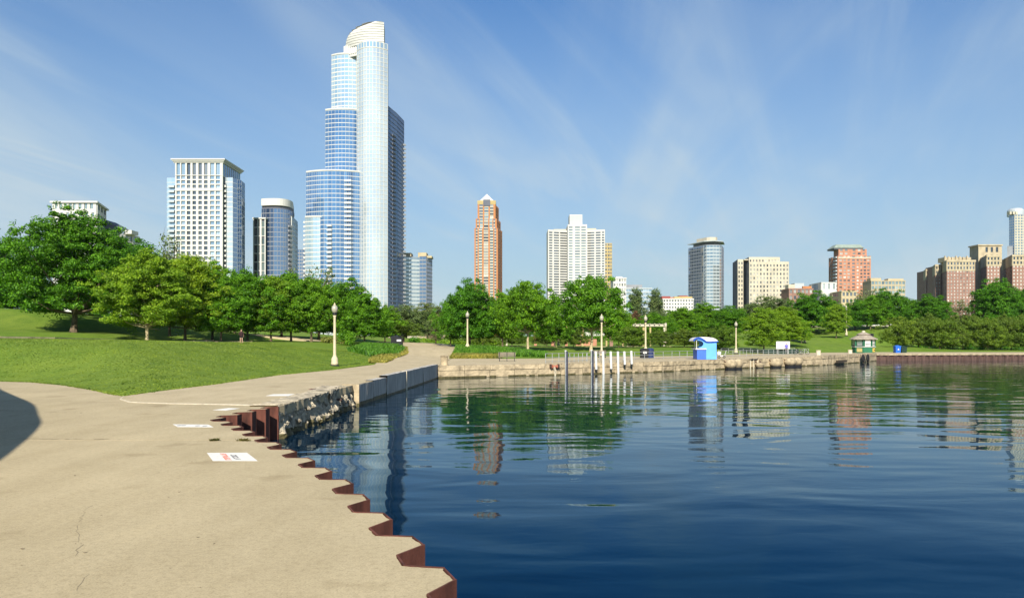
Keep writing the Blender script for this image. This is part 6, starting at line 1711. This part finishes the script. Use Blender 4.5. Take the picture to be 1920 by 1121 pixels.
q, d, nn = on_far(1570); mb = MB(); a, b = q - d * 1.9 + nn * .35, q + d * 2.2 + nn * .35; mb.slab(a, b, nn, 0, .3, -.75, -.45); tag(mb.build('timber_fender', M('dark_wet_timber', (.06, .045, .03), .8, var=.4, scale=4)), 'dark rotten timber fender along the quay left of the tyres', 'fender')
p = P(1651, 671, 126); mb = MB(); mb.lathe([(.1, -.95), (.38, -.8), (.45, -.55), (.3, -.3), (.08, -.2)], 14, (p.x, p.y, 0)); tag(mb.build('white_buoy', MAT['white_paint'], None, True), 'round white buoy floating by the brown wall corner', 'buoy')
# rusty winch with rope on the quay left of the mooring posts
q, d, nn = on_far(1036.5); c = q + nn * .3
r = empty('rusty_winch', (c.x, c.y, 0), 'rusty red winch with hanging rope on the quay face', 'winch')
mb = MB(); mb.T = Matrix.Translation((c.x, c.y, -.22)) @ Matrix.Rotation(math.atan2(d.y, d.x), 4, 'Z') @ Matrix.Rotation(math.pi / 2, 4, 'Y'); mb.lathe([(.16, -.25), (.16, -.22), (.09, -.2), (.09, .2), (.16, .22), (.16, .25)], 12); mb.build('drum', M('rust_red_paint', (.42, .14, .09), .8), r)
mb = MB(); mb.slab(c - d * .45, c - d * .38, nn, -.2, .12, -.35, .0); mb.slab(c + d * .38, c + d * .45, nn, -.2, .12, -.35, .0); mb.build('bracket', MAT['rust_dark'], r)
mb = MB(); mb.path([(c.x, c.y - .12, -.25), (c.x + .1, c.y - .16, -.7), (c.x + .06, c.y - .16, -1.2)], .035); mb.path([(c.x - .08, c.y - .12, -.25), (c.x - .02, c.y - .16, -.8), (c.x + .02, c.y - .16, -1.2)], .03); mb.build('rope', MAT['white_edge'], r)

# --- pergola beyond the lawn
Yg = 152.0; zg = TZ(PX(1130, Yg), Yg)
r = empty('pergola', (PX(1145, Yg), Yg, zg), 'long beige pergola with brick and stone columns behind the middle grove', 'pergola')
mb = MB(); mb.box(PX(1032, Yg), PX(1049, Yg), Yg - .5, Yg + .5, PZ(612, Yg), PZ(608, Yg)); mb.build('beam', MAT['b_cream'], r)
mb = MB(); mb.box(PX(1130, Yg), PX(1249, Yg), Yg - .5, Yg + .5, PZ(612, Yg), PZ(608, Yg)); mb.build('beam', MAT['b_cream'], r)
mb = MB(); mb.box(PX(1127, Yg), PX(1246, Yg), Yg + 4.5, Yg + 5.5, PZ(611, Yg), PZ(607.4, Yg)); mb.build('beam', MAT['b_cream'], r)
for x in range(1136, 1248, 9): mb = MB(); mb.box(PX(x, Yg) - .1, PX(x, Yg) + .1, Yg - 1, Yg + 6, PZ(608, Yg) + .01, PZ(606.6, Yg)); mb.build('rafter', MAT['b_cream'], r)
for x, w, m_ in ((1004, 5, 'b_red'), (1036, 5, 'b_red'), (1062, 5, 'b_red'), (1092, 4, 'b_yellow'), (1137, 3, 'b_yellow'), (1146, 6, 'b_brown'), (1168, 3, 'b_yellow'), (1178, 3, 'b_cream'), (1207, 5, 'b_yellow'), (1219, 3, 'b_yellow'), (1245, 3, 'b_cream'), (950, 3, 'b_cream'), (941, 3, 'b_cream')):
    top = 612 if x > 1028 else 622
    mb = MB(); mb.box(PX(x - w / 2, Yg), PX(x + w / 2, Yg), Yg - .25, Yg + .25, zg - .3, PZ(top, Yg) - .003); mb.build('column', MAT[m_], r)
mb = MB(); mb.box(PX(1082, Yg), PX(1122, Yg), Yg + 3, Yg + 3.4, zg - .2, zg + 1.3); mb.build('brick_screen', MAT['b_red'], r)
# --- stone building glimpsed past the path bend
Ys = 230.0; zs = TZ(PX(800, Ys), Ys)
r = empty('stone_pavilion', (PX(805, Ys), Ys, zs), 'low sandstone pavilion seen past the path bend', 'building')
mb = MB(); mb.box(PX(783, Ys), PX(838, Ys), Ys, Ys + 8, zs - .5, PZ(622.5, Ys)); mb.build('wall', MAT['b_beige'], r)
mb = MB(); mb.prism([(PX(762, Ys), Ys - 2), (PX(783, Ys), Ys - .1), (PX(783, Ys), Ys + 1), (PX(762, Ys), Ys - 1)], zs - .5, PZ(628, Ys)); mb.build('ramp_wall', MAT['b_cream'], r)
mb = MB(); mb.box(PX(790, Ys), PX(795, Ys), Ys - .1, Ys - .01, PZ(630.5, Ys), PZ(625.5, Ys)); mb.build('window', MAT['w_green'], r)
mb = MB(); mb.box(PX(799, Ys), PX(820, Ys), Ys - .12, Ys - .02, zs, PZ(624.5, Ys)); mb.build('dark_opening', MAT['b_brown'], r)

# --- parapet and cars on the road at the top of the slope
mb = MB(); L = [(1395, 232), (1500, 241), (1600, 245), (1705, 246)]
for (xa, Ya), (xb, Yb_) in zip(L[:-1], L[1:]):
    n = 8
    for i in range(n):
        a = Vector((PX(xa, Ya), Ya)).lerp(Vector((PX(xb, Yb_), Yb_)), i / n); b = Vector((PX(xa, Ya), Ya)).lerp(Vector((PX(xb, Yb_), Yb_)), (i + 1) / n)
        za = min(TZ(a.x, a.y), TZ(b.x, b.y)); mb.slab(a, b - (b - a) * .001, (0, -1), -.2, .2, za - .3, za + .45)
tag(mb.build('road_parapet', MAT['b_cream']), 'low pale parapet along the road at the top of the slope', 'wall')
def car(x, Y_, label, col, fl=1):
    X = PX(x, Y_); z = TZ(X, Y_) + .04; r = empty('parked_car', (0, 0, 0), label, 'car', 'cars on the road above the slope')
    cp = M('car_paint', col, .25, spec=.5, var=.03)
    prof = [(-2.2, .35), (-2.25, .75), (-2.1, .95), (-1.35, 1.0), (1.25, .98), (2.0, .85), (2.22, .65), (2.2, .35)]
    cab = [(-1.7, .98), (-1.05, 1.42), (.35, 1.45), (1.2, .97)]
    def ex(pts, w0, w1, m_, nm):
        mb = MB(); n = len(pts); zc = max(p[1] for p in pts)
        f = lambda p: w0 + (w1 - w0) * ((p[1] - pts[0][1]) / max(.01, zc - pts[0][1]))
        mb.add([(p[0] * fl, -f(p), p[1]) for p in pts] + [(p[0] * fl, f(p), p[1]) for p in pts], [tuple(range(n)), tuple(reversed(range(n, 2 * n)))] + [((i + 1) % n, i, n + i, n + (i + 1) % n) for i in range(n)]); return mb.build(nm, m_, r)
    ex(prof, .88, .84, cp, 'body'); ex(cab, .80, .62, MAT['w_dark'], 'cabin_glass'); ex([(-1.15, 1.40), (-1.0, 1.47), (.3, 1.49), (.45, 1.41)], .66, .6, cp, 'roof')
    for sx in (-1.35, 1.35):
        for sy in (-.8, .8):
            mb = MB(); mb.torus((sx, sy, .33), .24, .1, 'Y', 14, 6); w = mb.build('wheel', MAT['rubber'], r); mb = MB(); mb.tube((sx, sy - .06, .33), (sx, sy + .06, .33), .18, .18, 10); mb.build('hub', MAT['steel'], w)
    for sy in (-.62, .62): mb = MB(); mb.box(2.18 * fl - .03, 2.18 * fl + .04, sy - .16, sy + .16, .62, .74); mb.build('headlight', MAT['globe'], r)
    r.location = (X, Y_, z); r.rotation_euler = (0, 0, random.uniform(-.06, .06))
car(1548, 246, 'small red car glimpsed between trees on the road', (.4, .08, .06)); car(1607, 249, 'white sedan on the road left of the slope lamp', (.78, .78, .76)); car(1634, 250, 'pale silver car on the road above the ticket hut', (.6, .62, .63), -1); car(1672, 250, 'white car at the right end of the road', (.8, .8, .78), -1)

# ------------------------------------------------------------------ the air
hv = bpy.data.materials.new('thin_haze'); hv.use_nodes = True
ht = hv.node_tree; ht.nodes.clear()
ho = N(ht, 'ShaderNodeOutputMaterial'); vp = N(ht, 'ShaderNodeVolumePrincipled')
vp.inputs['Color'].default_value = (0.86, 0.92, 1.0, 1); vp.inputs['Density'].default_value = 0.00003; vp.inputs['Anisotropy'].default_value = 0.0
ht.links.new(vp.outputs[0], ho.inputs['Volume'])
mb = MB(); mb.box(-3600, 3600, -500, 4400, -6, 262)
hz_o = mb.build('haze', hv); tag(hz_o, kind='stuff')
